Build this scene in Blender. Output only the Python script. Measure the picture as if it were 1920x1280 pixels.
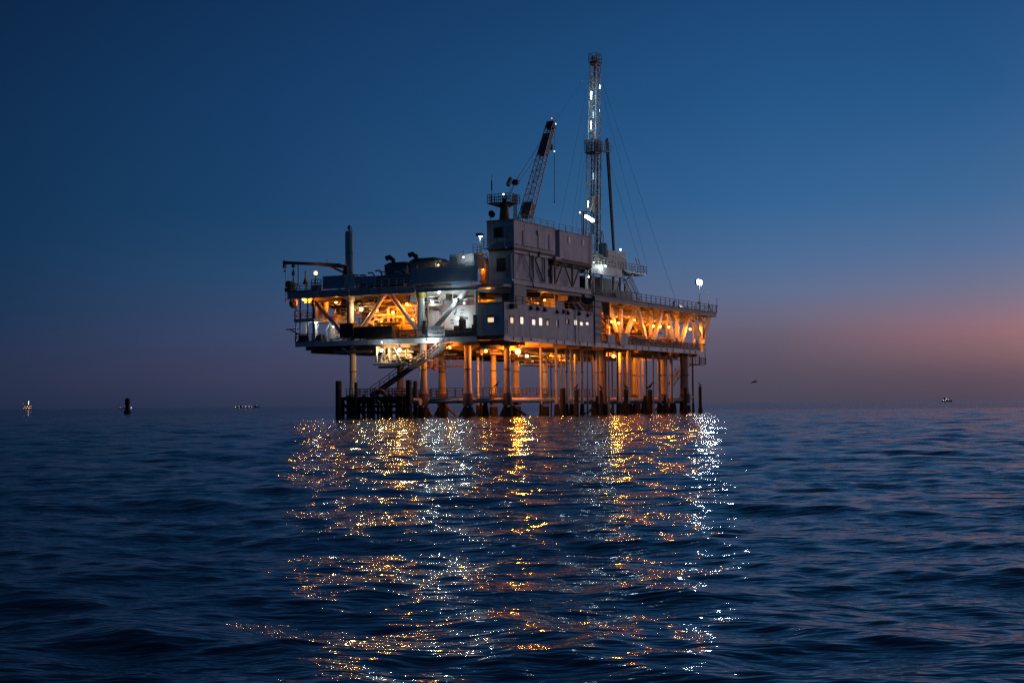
import bpy, math, random
import numpy as np
from mathutils import Vector, Matrix

for o in list(bpy.data.objects):
    bpy.data.objects.remove(o)
scene = bpy.context.scene
COL = scene.collection

# ------------------------------------------------------------------ camera
F_PX, CAM_H = 2800.0, 1.56
PITCH, ROLL = math.atan(118.5 / F_PX), 0.0088
cam_d = bpy.data.cameras.new('camera')
cam_d.sensor_width = 36.0
cam_d.lens = F_PX * 36.0 / 1920.0
cam_d.clip_start = 0.3
cam_d.clip_end = 60000.0
cam = bpy.data.objects.new('camera', cam_d)
COL.objects.link(cam)
FWD = Vector((0, math.cos(PITCH), math.sin(PITCH)))
UP0 = Vector((0, -math.sin(PITCH), math.cos(PITCH)))
RIGHT = Vector((1, 0, 0)) * math.cos(ROLL) - UP0 * math.sin(ROLL)
UP = Vector((1, 0, 0)) * math.sin(ROLL) + UP0 * math.cos(ROLL)
CAM = Vector((0, 0, CAM_H))
mw = Matrix((RIGHT, UP, -FWD)).transposed().to_4x4()
mw.translation = CAM
cam.matrix_world = mw
scene.camera = cam

# ------------------------------------------------------------------ twilight sky
SUNSET_AZ = math.radians(60.0)            # afterglow, to the right of the view
world = bpy.data.worlds.new('World')
scene.world = world
world.use_nodes = True
nt = world.node_tree
for n in list(nt.nodes):
    nt.nodes.remove(n)


def srgb(r, g, b):
    f = lambda c: (c / 255.0 / 12.92) if c / 255.0 <= 0.04045 else ((c / 255.0 + 0.055) / 1.055) ** 2.4
    return (f(r), f(g), f(b), 1.0)


def wn(kind, **kw):
    n = nt.nodes.new(kind)
    for k, v in kw.items():
        setattr(n, k, v)
    return n


def wmath(op, a, b=None, c=None, clamp=False):
    n = wn('ShaderNodeMath', operation=op, use_clamp=clamp)
    for i, x in enumerate((a, b, c)):
        if x is None:
            continue
        if isinstance(x, (int, float)):
            n.inputs[i].default_value = x
        else:
            nt.links.new(x, n.inputs[i])
    return n.outputs[0]


tc = wn('ShaderNodeTexCoord')
sep = wn('ShaderNodeSeparateXYZ')
nt.links.new(tc.outputs['Generated'], sep.inputs[0])
SX, SY, SZ = sep.outputs
elev = wmath('MULTIPLY', wmath('ARCSINE', SZ), 180 / math.pi)          # degrees
e01 = wmath('DIVIDE', elev, 90.0, clamp=True)
# angle on the ground between the direction and the sunset
ang = wmath('ABSOLUTE', wmath('SUBTRACT', wmath('ARCTAN2', SX, SY), SUNSET_AZ))
ang = wmath('MINIMUM', ang, wmath('SUBTRACT', 2 * math.pi, ang))


def ramp(stops):
    n = wn('ShaderNodeValToRGB')
    cr = n.color_ramp
    cr.interpolation = 'B_SPLINE' if False else 'EASE'
    cr.interpolation = 'LINEAR'
    while len(cr.elements) > 1:
        cr.elements.remove(cr.elements[-1])
    first = True
    for deg, c in stops:
        p = deg / 90.0
        if first:
            cr.elements[0].position = p
            el = cr.elements[0]
            first = False
        else:
            el = cr.elements.new(p)
        el.color = srgb(*c)
    nt.links.new(e01, n.inputs[0])
    return n.outputs[0]


# four looks of the dusk sky, by angle from the sunset: 78.5, 69.7, 50 and 42 degrees away
UPPER = lambda a, b: [(30, a), (90, b)]
sky_a = ramp([(0, (36, 50, 80)), (1.0, (43, 55, 86)), (2.0, (41, 57, 91)), (3.4, (29, 58, 96)), (6.4, (13, 57, 97)), (11, (8, 50, 92)), (15.2, (5, 41, 79))] + UPPER((8, 42, 80), (9, 36, 72)))
sky_b = ramp([(0, (52, 62, 94)), (1.2, (68, 72, 105)), (2.8, (64, 80, 119)), (4.9, (42, 82, 126)), (7.3, (22, 74, 122)), (11.3, (14, 66, 117)), (15.2, (9, 56, 105))] + UPPER((9, 48, 92), (9, 36, 72)))
sky_c = ramp([(0, (84, 80, 100)), (1.2, (98, 90, 110)), (2.4, (115, 104, 126)), (3.2, (120, 116, 144)), (4.2, (104, 123, 164)), (5.4, (82, 120, 170)), (7.5, (52, 111, 167)), (11.3, (30, 95, 154)), (15.2, (20, 79, 136))] + UPPER((12, 58, 106), (9, 36, 72)))
sky_d = ramp([(0, (92, 80, 102)), (.9, (112, 88, 106)), (1.7, (146, 108, 117)), (2.6, (172, 122, 133)), (3.3, (154, 127, 148)), (4.2, (128, 129, 160)), (5.6, (96, 125, 172)), (7.5, (66, 116, 170)), (11.3, (34, 98, 156)), (15.2, (22, 82, 138))] + UPPER((12, 60, 108), (9, 36, 72)))


def blend(a, b, far_deg, near_deg):
    t_ = wmath('DIVIDE', wmath('SUBTRACT', math.radians(far_deg), ang), math.radians(far_deg - near_deg), clamp=True)
    n = wn('ShaderNodeMix', data_type='RGBA')
    nt.links.new(t_, n.inputs['Factor'])
    nt.links.new(a, n.inputs[6])
    nt.links.new(b, n.inputs[7])
    return n.outputs[2]


dusk = blend(blend(blend(sky_a, sky_b, 79.5, 69.7), sky_c, 69.7, 50), sky_d, 50, 41)
# the afterglow itself, low over the place where the sun went down
glow_az = wmath('SUBTRACT', 1.0, wmath('DIVIDE', ang, math.radians(44)), clamp=True)
glow_el = wmath('POWER', 2.718, wmath('MULTIPLY', -0.12, wmath('ABSOLUTE', wmath('SUBTRACT', elev, 2.2))))
glow = wmath('MULTIPLY', wmath('MULTIPLY', glow_az, glow_az), glow_el)
glowc = wn('ShaderNodeVectorMath', operation='SCALE')
glowc.inputs[0].default_value = (3.6, 2.4, 2.3)
nt.links.new(glow, glowc.inputs['Scale'])
add = wn('ShaderNodeVectorMath', operation='ADD')
hs = wn('ShaderNodeHueSaturation')
hs.inputs['Saturation'].default_value = 0.97
hs.inputs['Value'].default_value = 0.91
nt.links.new(dusk, hs.inputs['Color'])
tint = wn('ShaderNodeVectorMath', operation='MULTIPLY')
tint.inputs[1].default_value = (0.98, 0.99, 0.98)
nt.links.new(hs.outputs[0], tint.inputs[0])
nt.links.new(tint.outputs[0], add.inputs[0])
nt.links.new(glowc.outputs[0], add.inputs[1])
sky = wn('ShaderNodeTexSky', sky_type='NISHITA', sun_disc=False)
sky.sun_elevation = math.radians(-3.0)
sky.sun_rotation = SUNSET_AZ
bg1 = wn('ShaderNodeBackground')
bg2 = wn('ShaderNodeBackground')
nt.links.new(add.outputs[0], bg1.inputs[0])
nt.links.new(sky.outputs[0], bg2.inputs[0])
bg1.inputs[1].default_value = 0.84
bg2.inputs[1].default_value = 0.01
addsh = wn('ShaderNodeAddShader')
world.cycles.sampling_method = 'NONE'
out = wn('ShaderNodeOutputWorld')
nt.links.new(bg1.outputs[0], addsh.inputs[0])
nt.links.new(bg2.outputs[0], addsh.inputs[1])
nt.links.new(addsh.outputs[0], out.inputs[0])

# last light of the sun that is already below the horizon: weak and very broad
sun_d = bpy.data.lights.new('sun', 'SUN')
sun_d.energy = 0.10
sun_d.angle = math.radians(40)
sun_d.color = (1.0, 0.80, 0.86)
sun = bpy.data.objects.new('sun', sun_d)
sdir = Vector((math.sin(math.radians(80)), math.cos(math.radians(80)), math.tan(math.radians(14)))).normalized()
sun.rotation_euler = sdir.to_track_quat('Z', 'Y').to_euler()
COL.objects.link(sun)

vs = scene.view_settings
vs.view_transform = 'Standard'
vs.look = 'None'
vs.exposure = 0.0
vs.gamma = 1.0
vs.use_curve_mapping = False
scene.render.engine = 'CYCLES'
scene.cycles.max_bounces = 6
scene.cycles.diffuse_bounces = 3
scene.cycles.glossy_bounces = 3
scene.cycles.transmission_bounces = 2
scene.cycles.caustics_reflective = False
scene.cycles.caustics_refractive = False
scene.cycles.sample_clamp_indirect = 4.0
scene.cycles.use_denoising = True
scene.cycles.denoising_prefilter = 'NONE'
scene.cycles.use_adaptive_sampling = False
scene.cycles.use_light_tree = True
scene.cycles.filter_width = 1.5

# ------------------------------------------------------------------ platform frame
# u runs along the long (sunset) side, v along the short side, z up; origin at the near corner
ANG = math.atan2(0.881, 0.472)
EU = Vector((math.cos(ANG), math.sin(ANG), 0))
EV = Vector((-math.sin(ANG), math.cos(ANG), 0))
ORG = Vector((-0.95, 190.0, 0))


def W(p):
    return ORG + EU * p[0] + EV * p[1] + Vector((0, 0, p[2]))


def ray(px, py):
    return (RIGHT * ((px - 960) / F_PX) + UP * ((640 - py) / F_PX) + FWD)


def to_local(P):
    d = P - ORG
    return (d.dot(EU), d.dot(EV), d.z)


def L(px, py, u=0.0):
    """survey point on the cross plane u = const"""
    d = ray(px, py)
    t = (u - (CAM - ORG).dot(EU)) / d.dot(EU)
    return to_local(CAM + d * t)


def R(px, py, v=0.0):
    """survey point on the long plane v = const"""
    d = ray(px, py)
    t = (v - (CAM - ORG).dot(EV)) / d.dot(EV)
    return to_local(CAM + d * t)


def rectL(x0, y0, x1, y1, u):
    yc, xc = (y0 + y1) / 2, (x0 + x1) / 2
    va, vb = L(x0, yc, u)[1], L(x1, yc, u)[1]
    za, zb = L(xc, y1, u)[2], L(xc, y0, u)[2]
    return vb, va, za, zb                      # v_lo, v_hi, z_lo, z_hi


def rectR(x0, y0, x1, y1, v):
    """y0, y1 measured at the near edge x0"""
    yc = (y0 + y1) / 2
    ua, ub = R(x0, yc, v)[0], R(x1, yc, v)[0]
    za, zb = R(x0, y1, v)[2], R(x0, y0, v)[2]
    return ua, ub, za, zb


# ------------------------------------------------------------------ materials
def mat(name, base, rough=0.6, metal=0.0, wear=None, wear_amt=0.45, scale=1.2, bump=0.0, streak=False, spec=0.4):
    m = bpy.data.materials.new(name)
    m.use_nodes = True
    t = m.node_tree
    b = t.nodes['Principled BSDF']
    b.inputs['Roughness'].default_value = rough
    b.inputs['Metallic'].default_value = metal
    b.inputs['Specular IOR Level'].default_value = spec
    tcn = t.nodes.new('ShaderNodeTexCoord')
    mp = t.nodes.new('ShaderNodeMapping')
    mp.inputs['Scale'].default_value = (1, 1, 0.22) if streak else (1, 1, 1)
    t.links.new(tcn.outputs['Object'], mp.inputs[0])
    n1 = t.nodes.new('ShaderNodeTexNoise')
    n1.inputs['Scale'].default_value = scale
    n1.inputs['Detail'].default_value = 6
    n1.inputs['Roughness'].default_value = 0.65
    t.links.new(mp.outputs[0], n1.inputs['Vector'])
    r = t.nodes.new('ShaderNodeValToRGB')
    r.color_ramp.elements[0].position = 0.52
    r.color_ramp.elements[1].position = 0.72
    t.links.new(n1.outputs[0], r.inputs[0])
    k = t.nodes.new('ShaderNodeMath')
    k.operation = 'MULTIPLY'
    k.inputs[1].default_value = wear_amt
    t.links.new(r.outputs[0], k.inputs[0])
    mx = t.nodes.new('ShaderNodeMix')
    mx.data_type = 'RGBA'
    mx.inputs[6].default_value = (*base, 1)
    w = wear if wear else tuple(c * 0.55 for c in base)
    mx.inputs[7].default_value = (*w, 1)
    t.links.new(k.outputs[0], mx.inputs[0])
    # broad tonal variation
    n2 = t.nodes.new('ShaderNodeTexNoise')
    n2.inputs['Scale'].default_value = 0.45
    n2.inputs['Detail'].default_value = 3
    t.links.new(tcn.outputs['Object'], n2.inputs['Vector'])
    mr = t.nodes.new('ShaderNodeMapRange')
    mr.inputs[3].default_value = 0.62
    mr.inputs[4].default_value = 1.28
    t.links.new(n2.outputs[0], mr.inputs[0])
    sc = t.nodes.new('ShaderNodeVectorMath')
    sc.operation = 'SCALE'
    t.links.new(mx.outputs[2], sc.inputs[0])
    t.links.new(mr.outputs[0], sc.inputs['Scale'])
    t.links.new(sc.outputs[0], b.inputs['Base Color'])
    if bump:
        bp = t.nodes.new('ShaderNodeBump')
        bp.inputs['Strength'].default_value = bump
        bp.inputs['Distance'].default_value = 0.05
        t.links.new(n1.outputs[0], bp.inputs['Height'])
        t.links.new(bp.outputs[0], b.inputs['Normal'])
    return m


def emis(name, col, strength):
    m = bpy.data.materials.new(name)
    m.use_nodes = True
    t = m.node_tree
    b = t.nodes['Principled BSDF']
    b.inputs['Base Color'].default_value = (0.8, 0.8, 0.8, 1)
    b.inputs['Emission Color'].default_value = (*col, 1)
    b.inputs['Emission Strength'].default_value = strength
    if strength < 20:
        m.cycles.emission_sampling = 'NONE'
    return m


RUST = (0.16, 0.06, 0.025)
M = {
    'white': mat('weathered_white_paint', (0.46, 0.47, 0.46), 0.5, wear=(0.24, 0.18, 0.13), wear_amt=0.6, streak=True),
    'bright': mat('fresh_white_paint', (0.72, 0.73, 0.72), 0.45, wear=(0.34, 0.27, 0.21), wear_amt=0.5, scale=1.4, streak=True),
    'pole': emis('pole_lamp_globe', (1.0, 0.46, 0.12), 7.0),
    'wall': mat('grey_white_wall_paint', (0.52, 0.52, 0.53), 0.55, wear=(0.24, 0.18, 0.15), wear_amt=0.75, scale=1.1, streak=True),
    'grey': mat('grey_steel_paint', (0.30, 0.31, 0.32), 0.55, wear=RUST, wear_amt=0.5, streak=True),
    'mid': mat('rusty_brown_steel', (0.22, 0.17, 0.14), 0.6, wear=RUST, wear_amt=0.7),
    'dark': mat('dark_steel', (0.05, 0.05, 0.055), 0.55, wear=(0.07, 0.035, 0.02), wear_amt=0.6),
    'black': mat('black_paint', (0.018, 0.018, 0.02), 0.6),
    'red': mat('red_oxide_paint', (0.22, 0.05, 0.035), 0.55, wear=(0.08, 0.03, 0.02)),
    'yellow': mat('yellow_paint', (0.55, 0.42, 0.06), 0.5, wear=RUST),
    'mustard': mat('mustard_pedestal_paint', (0.42, 0.22, 0.05), 0.55, wear=RUST),
    'teal': mat('teal_vessel_paint', (0.17, 0.36, 0.40), 0.45, wear=(0.05, 0.10, 0.11)),
    'blue': mat('blue_grey_cladding', (0.34, 0.46, 0.55), 0.5, wear=(0.17, 0.21, 0.25), streak=True),
    'green': mat('dark_green_housing', (0.14, 0.21, 0.21), 0.5, wear=(0.05, 0.06, 0.05)),
    'pipe': mat('light_pipe_paint', (0.38, 0.35, 0.30), 0.45, wear=RUST, wear_amt=0.5, scale=2.5),
    'pipe2': mat('galvanised_pipe', (0.32, 0.31, 0.29), 0.4, metal=0.3, wear=RUST, wear_amt=0.5, scale=2.5),
    'deckplate': mat('chequered_deck_plate', (0.13, 0.13, 0.13), 0.7, wear=RUST, wear_amt=0.6),
    'growth': mat('marine_growth', (0.035, 0.032, 0.022), 0.9, wear=(0.10, 0.08, 0.05), scale=4, bump=0.9),
    'tide': mat('rusty_tide_band', (0.20, 0.13, 0.09), 0.7, wear=(0.06, 0.04, 0.03), wear_amt=0.8, scale=2.2, bump=0.4, streak=True),
    'timber': mat('tarred_timber', (0.030, 0.026, 0.024), 0.85, wear=(0.06, 0.05, 0.045), scale=3, bump=0.6, streak=True),
    'leg': mat('leg_paint', (0.60, 0.56, 0.50), 0.5, wear=(0.24, 0.12, 0.07), wear_amt=0.55, scale=0.9, streak=True),
    'glass': mat('dark_glass', (0.03, 0.035, 0.04), 0.12),
    'cable': mat('steel_cable', (0.04, 0.04, 0.045), 0.5),
    'feather': mat('dark_feathers', (0.035, 0.03, 0.028), 0.8),
    'lampbody': mat('lamp_housing_paint', (0.18, 0.18, 0.18), 0.5),
    'win_warm': emis('lit_window_warm', (1.0, 0.70, 0.40), 0.95),
    'win_dim': emis('lit_window_dim', (1.0, 0.62, 0.32), 0.42),
    'win_white': emis('lit_window_pale', (1.0, 0.84, 0.68), 1.05),
    'sodium': emis('sodium_bulb', (1.0, 0.36, 0.06), 15.0),
    'sodium_s': emis('sodium_bulb_small', (1.0, 0.34, 0.05), 12.0),
    'warmw': emis('warm_white_bulb', (1.0, 0.66, 0.34), 15.0),
    'whitel': emis('cool_white_bulb', (0.80, 0.95, 1.0), 15.0),
    'white_s': emis('cool_white_bulb_small', (0.80, 0.95, 1.0), 6.0),
    'tube': emis('fluorescent_tube', (0.62, 0.88, 1.0), 24.0),
    'flood': emis('floodlight_lens', (0.80, 0.93, 1.0), 14.0),
    'tube_fill': emis('mast_fill_tube', (0.45, 0.78, 1.0), 3.0),
    'redl': emis('red_warning_bulb', (1.0, 0.10, 0.06), 5.0),
    'far_o': emis('far_orange_lights', (1.0, 0.42, 0.15), 3.5),
    'far_w': emis('far_white_lights', (0.95, 0.97, 1.0), 3.2),
}


# ------------------------------------------------------------------ mesh builder
class MB:
    def __init__(s):
        s.v, s.f = [], []

    def add(s, vs, fs):
        b = len(s.v)
        s.v += [tuple(x) for x in vs]
        s.f += [tuple(i + b for i in f) for f in fs]
        return s

    def box(s, u0, u1, v0, v1, z0, z1):
        vs = [(u0, v0, z0), (u1, v0, z0), (u1, v1, z0), (u0, v1, z0), (u0, v0, z1), (u1, v0, z1), (u1, v1, z1), (u0, v1, z1)]
        return s.add(vs, [(0, 3, 2, 1), (4, 5, 6, 7), (0, 1, 5, 4), (1, 2, 6, 5), (2, 3, 7, 6), (3, 0, 4, 7)])

    def beam(s, p, q, w, h=None, up=(0, 0, 1)):
        h = h or w
        p, q = Vector(p), Vector(q)
        d = (q - p).normalized()
        upv = Vector(up)
        if abs(d.dot(upv)) > 0.98:
            upv = Vector((1, 0, 0))
        a = d.cross(upv).normalized()
        b = a.cross(d).normalized()
        vs = []
        for c in (p, q):
            for i, j in ((-1, -1), (1, -1), (1, 1), (-1, 1)):
                vs.append(c + a * (i * w / 2) + b * (j * h / 2))
        return s.add(vs, [(0, 1, 2, 3), (7, 6, 5, 4), (0, 4, 5, 1), (1, 5, 6, 2), (2, 6, 7, 3), (3, 7, 4, 0)])

    def ibeam(s, p, q, w, h, t=0.06, up=(0, 0, 1)):
        p, q, upv = Vector(p), Vector(q), Vector(up)
        d = (q - p).normalized()
        a = d.cross(upv).normalized()
        b = a.cross(d).normalized()
        s.beam(p, q, t, h - 2 * t, up)
        for k in (-1, 1):
            o = b * (k * (h / 2 - t / 2))
            s.beam(p + o, q + o, w, t, up)
        return s

    def tube(s, p, q, r, r2=None, n=8):
        return s.path([p, q], [r, r if r2 is None else r2], n)

    def path(s, pts, rad, n=8, close=True):
        pts = [Vector(p) for p in pts]
        if not isinstance(rad, (list, tuple)):
            rad = [rad] * len(pts)
        b0 = len(s.v)
        ref = None
        for i, p in enumerate(pts):
            d = (pts[min(i + 1, len(pts) - 1)] - pts[max(i - 1, 0)])
            d = d.normalized() if d.length > 1e-9 else Vector((0, 0, 1))
            if ref is None:
                ref = Vector((0, 0, 1)) if abs(d.z) < 0.9 else Vector((1, 0, 0))
            a = (ref - d * ref.dot(d))
            if a.length < 1e-6:
                a = d.orthogonal()
            a.normalize()
            ref = a
            b = d.cross(a)
            for k in range(n):
                t = 2 * math.pi * k / n
                s.v.append(tuple(p + (a * math.cos(t) + b * math.sin(t)) * rad[i]))
        for i in range(len(pts) - 1):
            for k in range(n):
                k2 = (k + 1) % n
                s.f.append((b0 + i * n + k, b0 + i * n + k2, b0 + (i + 1) * n + k2, b0 + (i + 1) * n + k))
        if close:
            s.f.append(tuple(b0 + k for k in reversed(range(n))))
            e = b0 + (len(pts) - 1) * n
            s.f.append(tuple(e + k for k in range(n)))
        return s

    def lathe(s, c, prof, n=16):
        b0 = len(s.v)
        for r, z in prof:
            for k in range(n):
                t = 2 * math.pi * k / n
                s.v.append((c[0] + r * math.cos(t), c[1] + r * math.sin(t), c[2] + z))
        for i in range(len(prof) - 1):
            for k in range(n):
                k2 = (k + 1) % n
                s.f.append((b0 + i * n + k, b0 + i * n + k2, b0 + (i + 1) * n + k2, b0 + (i + 1) * n + k))
        s.f.append(tuple(b0 + k for k in reversed(range(n))))
        e = b0 + (len(prof) - 1) * n
        s.f.append(tuple(e + k for k in range(n)))
        return s

    def ball(s, c, r, n=8, m=5, sz=1.0):
        prof = []
        for i in range(m + 1):
            t = math.pi * i / m
            prof.append((max(r * math.sin(t), r * 0.05), -r * sz * math.cos(t)))
        return s.lathe(c, prof, n)

    def rail(s, pts, h=1.1, gap=1.6, r=0.035, mids=1, toe=False):
        pts = [Vector(p) for p in pts]
        for a, b in zip(pts, pts[1:]):
            d = (b - a).length
            k = max(1, round(d / gap))
            for i in range(k + 1):
                p = a.lerp(b, i / k)
                s.beam(p, p + Vector((0, 0, h)), r * 2)
            for j in range(mids + 1):
                zz = Vector((0, 0, h * (j + 1) / (mids + 1)))
                s.beam(a + zz, b + zz, r * 1.8)
            if toe:
                s.beam(a + Vector((0, 0, .08)), b + Vector((0, 0, .08)), 0.02, 0.16)
        return s

    def lattice(s, a0, a1, w0, w1, t0, t1, n, r, rl, ax=None, ay=None):
        """square lattice column from a0 to a1, half sizes (w, t) at either end"""
        a0, a1 = Vector(a0), Vector(a1)
        d = (a1 - a0).normalized()
        ax = Vector(ax).normalized()
        ay = d.cross(ax).normalized()
        ax = ay.cross(d).normalized()
        rows = []
        for i in range(n + 1):
            k = i / n
            c = a0.lerp(a1, k)
            w, t = w0 + (w1 - w0) * k, t0 + (t1 - t0) * k
            rows.append([c + ax * (x * w) + ay * (y * t) for x, y in ((-1, -1), (1, -1), (1, 1), (-1, 1))])
        for j in range(4):
            s.tube(rows[0][j], rows[-1][j], r, n=6)
        for i in range(n):
            for j in range(4):
                k = (j + 1) % 4
                s.beam(rows[i + 1][j], rows[i + 1][k], rl)
                if (i + j) % 2:
                    s.beam(rows[i][j], rows[i + 1][k], rl)
                else:
                    s.beam(rows[i][k], rows[i + 1][j], rl)
        return s

    def mesh(s, name, m, base=(0, 0, 0), smooth=None):
        me = bpy.data.meshes.new(name)
        bx, by, bz = base
        me.from_pydata([(x - bx, y - by, z - bz) for x, y, z in s.v], [], s.f)
        if m is not None:
            me.materials.append(M[m] if isinstance(m, str) else m)
        if smooth:
            me.shade_smooth()
            try:
                me.set_sharp_from_angle(angle=math.radians(40))
            except Exception:
                pass
        me.update()
        return me


class Thing:
    """a top-level thing standing in the platform frame: an Empty at its base that parents its parts"""

    def __init__(s, name, label, cat, base=(0, 0, 0), group=None, free=False):
        o = bpy.data.objects.new(name, None)
        o.empty_display_size = 0.5
        COL.objects.link(o)
        s.base = base
        if free:
            o.location = base
        else:
            o.location = W(base)
            o.rotation_euler = (0, 0, ANG)
        o['label'] = label
        o['category'] = cat
        if group:
            o['group'] = group
        s.o = o

    def part(s, name, mb, m, parent=None, smooth=None, label=None, kind=None):
        me = mb if isinstance(mb, bpy.types.Mesh) else mb.mesh(name, m, s.base, smooth)
        o = bpy.data.objects.new(name, me)
        COL.objects.link(o)
        o.parent = parent or s.o
        if label:
            o['label'] = label
        if kind:
            o['kind'] = kind
        return o


def one(name, label, cat, mb, m, base, group=None, free=False, smooth=None):
    """a thing that is a single mesh"""
    o = bpy.data.objects.new(name, mb.mesh(name, m, base, smooth))
    COL.objects.link(o)
    if free:
        o.location = base
    else:
        o.location = W(base)
        o.rotation_euler = (0, 0, ANG)
    o['label'] = label
    o['category'] = cat
    if group:
        o['group'] = group
    return o


def lerp(a, b, t):
    return tuple(x + (y - x) * t for x, y in zip(a, b))


def off(p, du=0, dv=0, dz=0):
    return (p[0] + du, p[1] + dv, p[2] + dz)


# ------------------------------------------------------------------ the sea
def build_sea():
    rng = np.random.default_rng(7)
    # rings from under the boat to the horizon, finer towards the view
    r1 = 4.0 * np.exp(np.linspace(0, math.log(330 / 4.0), 900))
    r2 = 330 * np.exp(np.linspace(0, math.log(30000 / 330), 110))[1:]
    rr = np.concatenate([[0.5, 1.5, 2.6, 3.4], r1, r2])
    fine = np.radians(np.linspace(-25, 25, 520))
    rest = np.radians(np.linspace(25, 335, 90))[1:-1]
    th = np.concatenate([fine, rest])
    RR, TH = np.meshgrid(rr, th, indexing='ij')
    X, Y = RR * np.sin(TH), RR * np.cos(TH)
    dr = np.gradient(rr)[:, None] * np.ones_like(TH)
    dth = np.gradient(np.concatenate([th, [th[0] + 2 * math.pi]]))[:-1]
    sp = np.maximum(dr, RR * np.abs(dth)[None, :] * 0.8)
    Z = np.zeros_like(X)
    lost = np.zeros_like(X)
    DX = np.zeros_like(X)
    DY = np.zeros_like(X)
    lam = np.exp(np.linspace(math.log(0.22), math.log(20), 170)) * rng.uniform(0.93, 1.07, 170)
    wind = math.radians(258)            # travelling towards the boat, a little across
    for l in lam:
        k = 2 * math.pi / l
        spread = 0.50 if l > 6 else 0.75
        a = wind + rng.normal(0, spread)
        slope = 0.018 if l < 1.2 else 0.013 if l < 3 else 0.0070 if l < 8 else 0.0042
        amp = slope / k
        ph = rng.uniform(0, 2 * math.pi)
        kx, ky = math.cos(a) * k, math.sin(a) * k
        fade = np.clip((l / sp - 2.0) / 2.0, 0, 1)
        lost += slope * slope * (1 - fade) ** 2 / 2
        if not fade.any():
            continue
        t = kx * X + ky * Y + ph
        c, s_ = np.cos(t), np.sin(t)
        Z += amp * fade * c
        DX -= amp * fade * s_ * math.cos(a) * 0.8
        DY -= amp * fade * s_ * math.sin(a) * 0.8
    X, Y = X + DX, Y + DY
    nr, nth = X.shape
    co = np.stack([X, Y, Z], -1).reshape(-1, 3).astype(np.float32)
    i = np.arange(nr - 1)[:, None]
    j = np.arange(nth)[None, :]
    j2 = (j + 1) % nth
    quads = np.stack([i * nth + j, i * nth + j2, (i + 1) * nth + j2, (i + 1) * nth + j], -1).reshape(-1, 4)
    me = bpy.data.meshes.new('sea')
    me.vertices.add(len(co))
    me.vertices.foreach_set('co', co.ravel())
    me.loops.add(quads.size)
    me.loops.foreach_set('vertex_index', quads.ravel().astype(np.int32))
    me.polygons.add(len(quads))
    me.polygons.foreach_set('loop_start', np.arange(0, quads.size, 4, dtype=np.int32))
    me.polygons.foreach_set('loop_total', np.full(len(quads), 4, dtype=np.int32))
    me.update(calc_edges=True)
    me.shade_smooth()
    # ripples too fine for the mesh out there are carried by the surface relief instead
    at_ = me.attributes.new('fine_ripple', 'FLOAT', 'POINT')
    at_.data.foreach_set('value', (np.sqrt(lost) / 0.10).ravel().astype(np.float32))
    m = bpy.data.materials.new('sea_water')
    m.use_nodes = True
    t = m.node_tree
    b = t.nodes['Principled BSDF']
    b.inputs['Base Color'].default_value = (0.0012, 0.0050, 0.0100, 1)
    b.inputs['Roughness'].default_value = 0.055
    b.inputs['IOR'].default_value = 1.33
    tcn = t.nodes.new('ShaderNodeTexCoord')

    def noise(scale, stretch, detail, rot):
        mp = t.nodes.new('ShaderNodeMapping')
        mp.inputs['Scale'].default_value = stretch
        mp.inputs['Rotation'].default_value = (0, 0, rot)
        t.links.new(tcn.outputs['Object'], mp.inputs[0])
        n = t.nodes.new('ShaderNodeTexNoise')
        n.inputs['Scale'].default_value = scale
        n.inputs['Detail'].default_value = detail
        n.inputs['Roughness'].default_value = 0.55
        t.links.new(mp.outputs[0], n.inputs['Vector'])
        return n.outputs[0]
    att = t.nodes.new('ShaderNodeAttribute')
    att.attribute_name = 'fine_ripple'
    prev = None
    for scale, stretch, detail, rot, dist, far in ((0.9, (0.45, 1.3, 1), 3, 0.20, 0.205, True), (6.0, (0.45, 1.3, 1), 2, -0.25, 0.026, False)):
        bp = t.nodes.new('ShaderNodeBump')
        bp.inputs['Strength'].default_value = 1.0
        bp.inputs['Distance'].default_value = dist
        bp.inputs['Filter Width'].default_value = 0.004
        h = noise(scale, stretch, detail, rot)
        if far:
            mu = t.nodes.new('ShaderNodeMath')
            mu.operation = 'MULTIPLY'
            t.links.new(h, mu.inputs[0])
            t.links.new(att.outputs['Fac'], mu.inputs[1])
            h = mu.outputs[0]
        t.links.new(h, bp.inputs['Height'])
        if prev:
            t.links.new(prev, bp.inputs['Normal'])
        prev = bp.outputs[0]
    t.links.new(prev, b.inputs['Normal'])
    me.materials.append(m)
    o = bpy.data.objects.new('sea', me)
    COL.objects.link(o)
    o['kind'] = 'structure'
    o['label'] = 'dark navy rippled sea reaching to the horizon'


build_sea()

# ------------------------------------------------------------------ the platform itself
rnd = random.Random(5)
P = Thing('oil_platform', 'large steel offshore oil platform standing on legs in the sea', 'oil platform', (35, 16, 0))


def segs(a, b, step):
    k = max(1, round((Vector(b) - Vector(a)).length / step))
    return [(lerp(a, b, i / k), lerp(a, b, (i + 1) / k)) for i in range(k)]


LD0, LD1, UD0, UD1 = 9.75, 10.40, 16.42, 17.12
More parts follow.
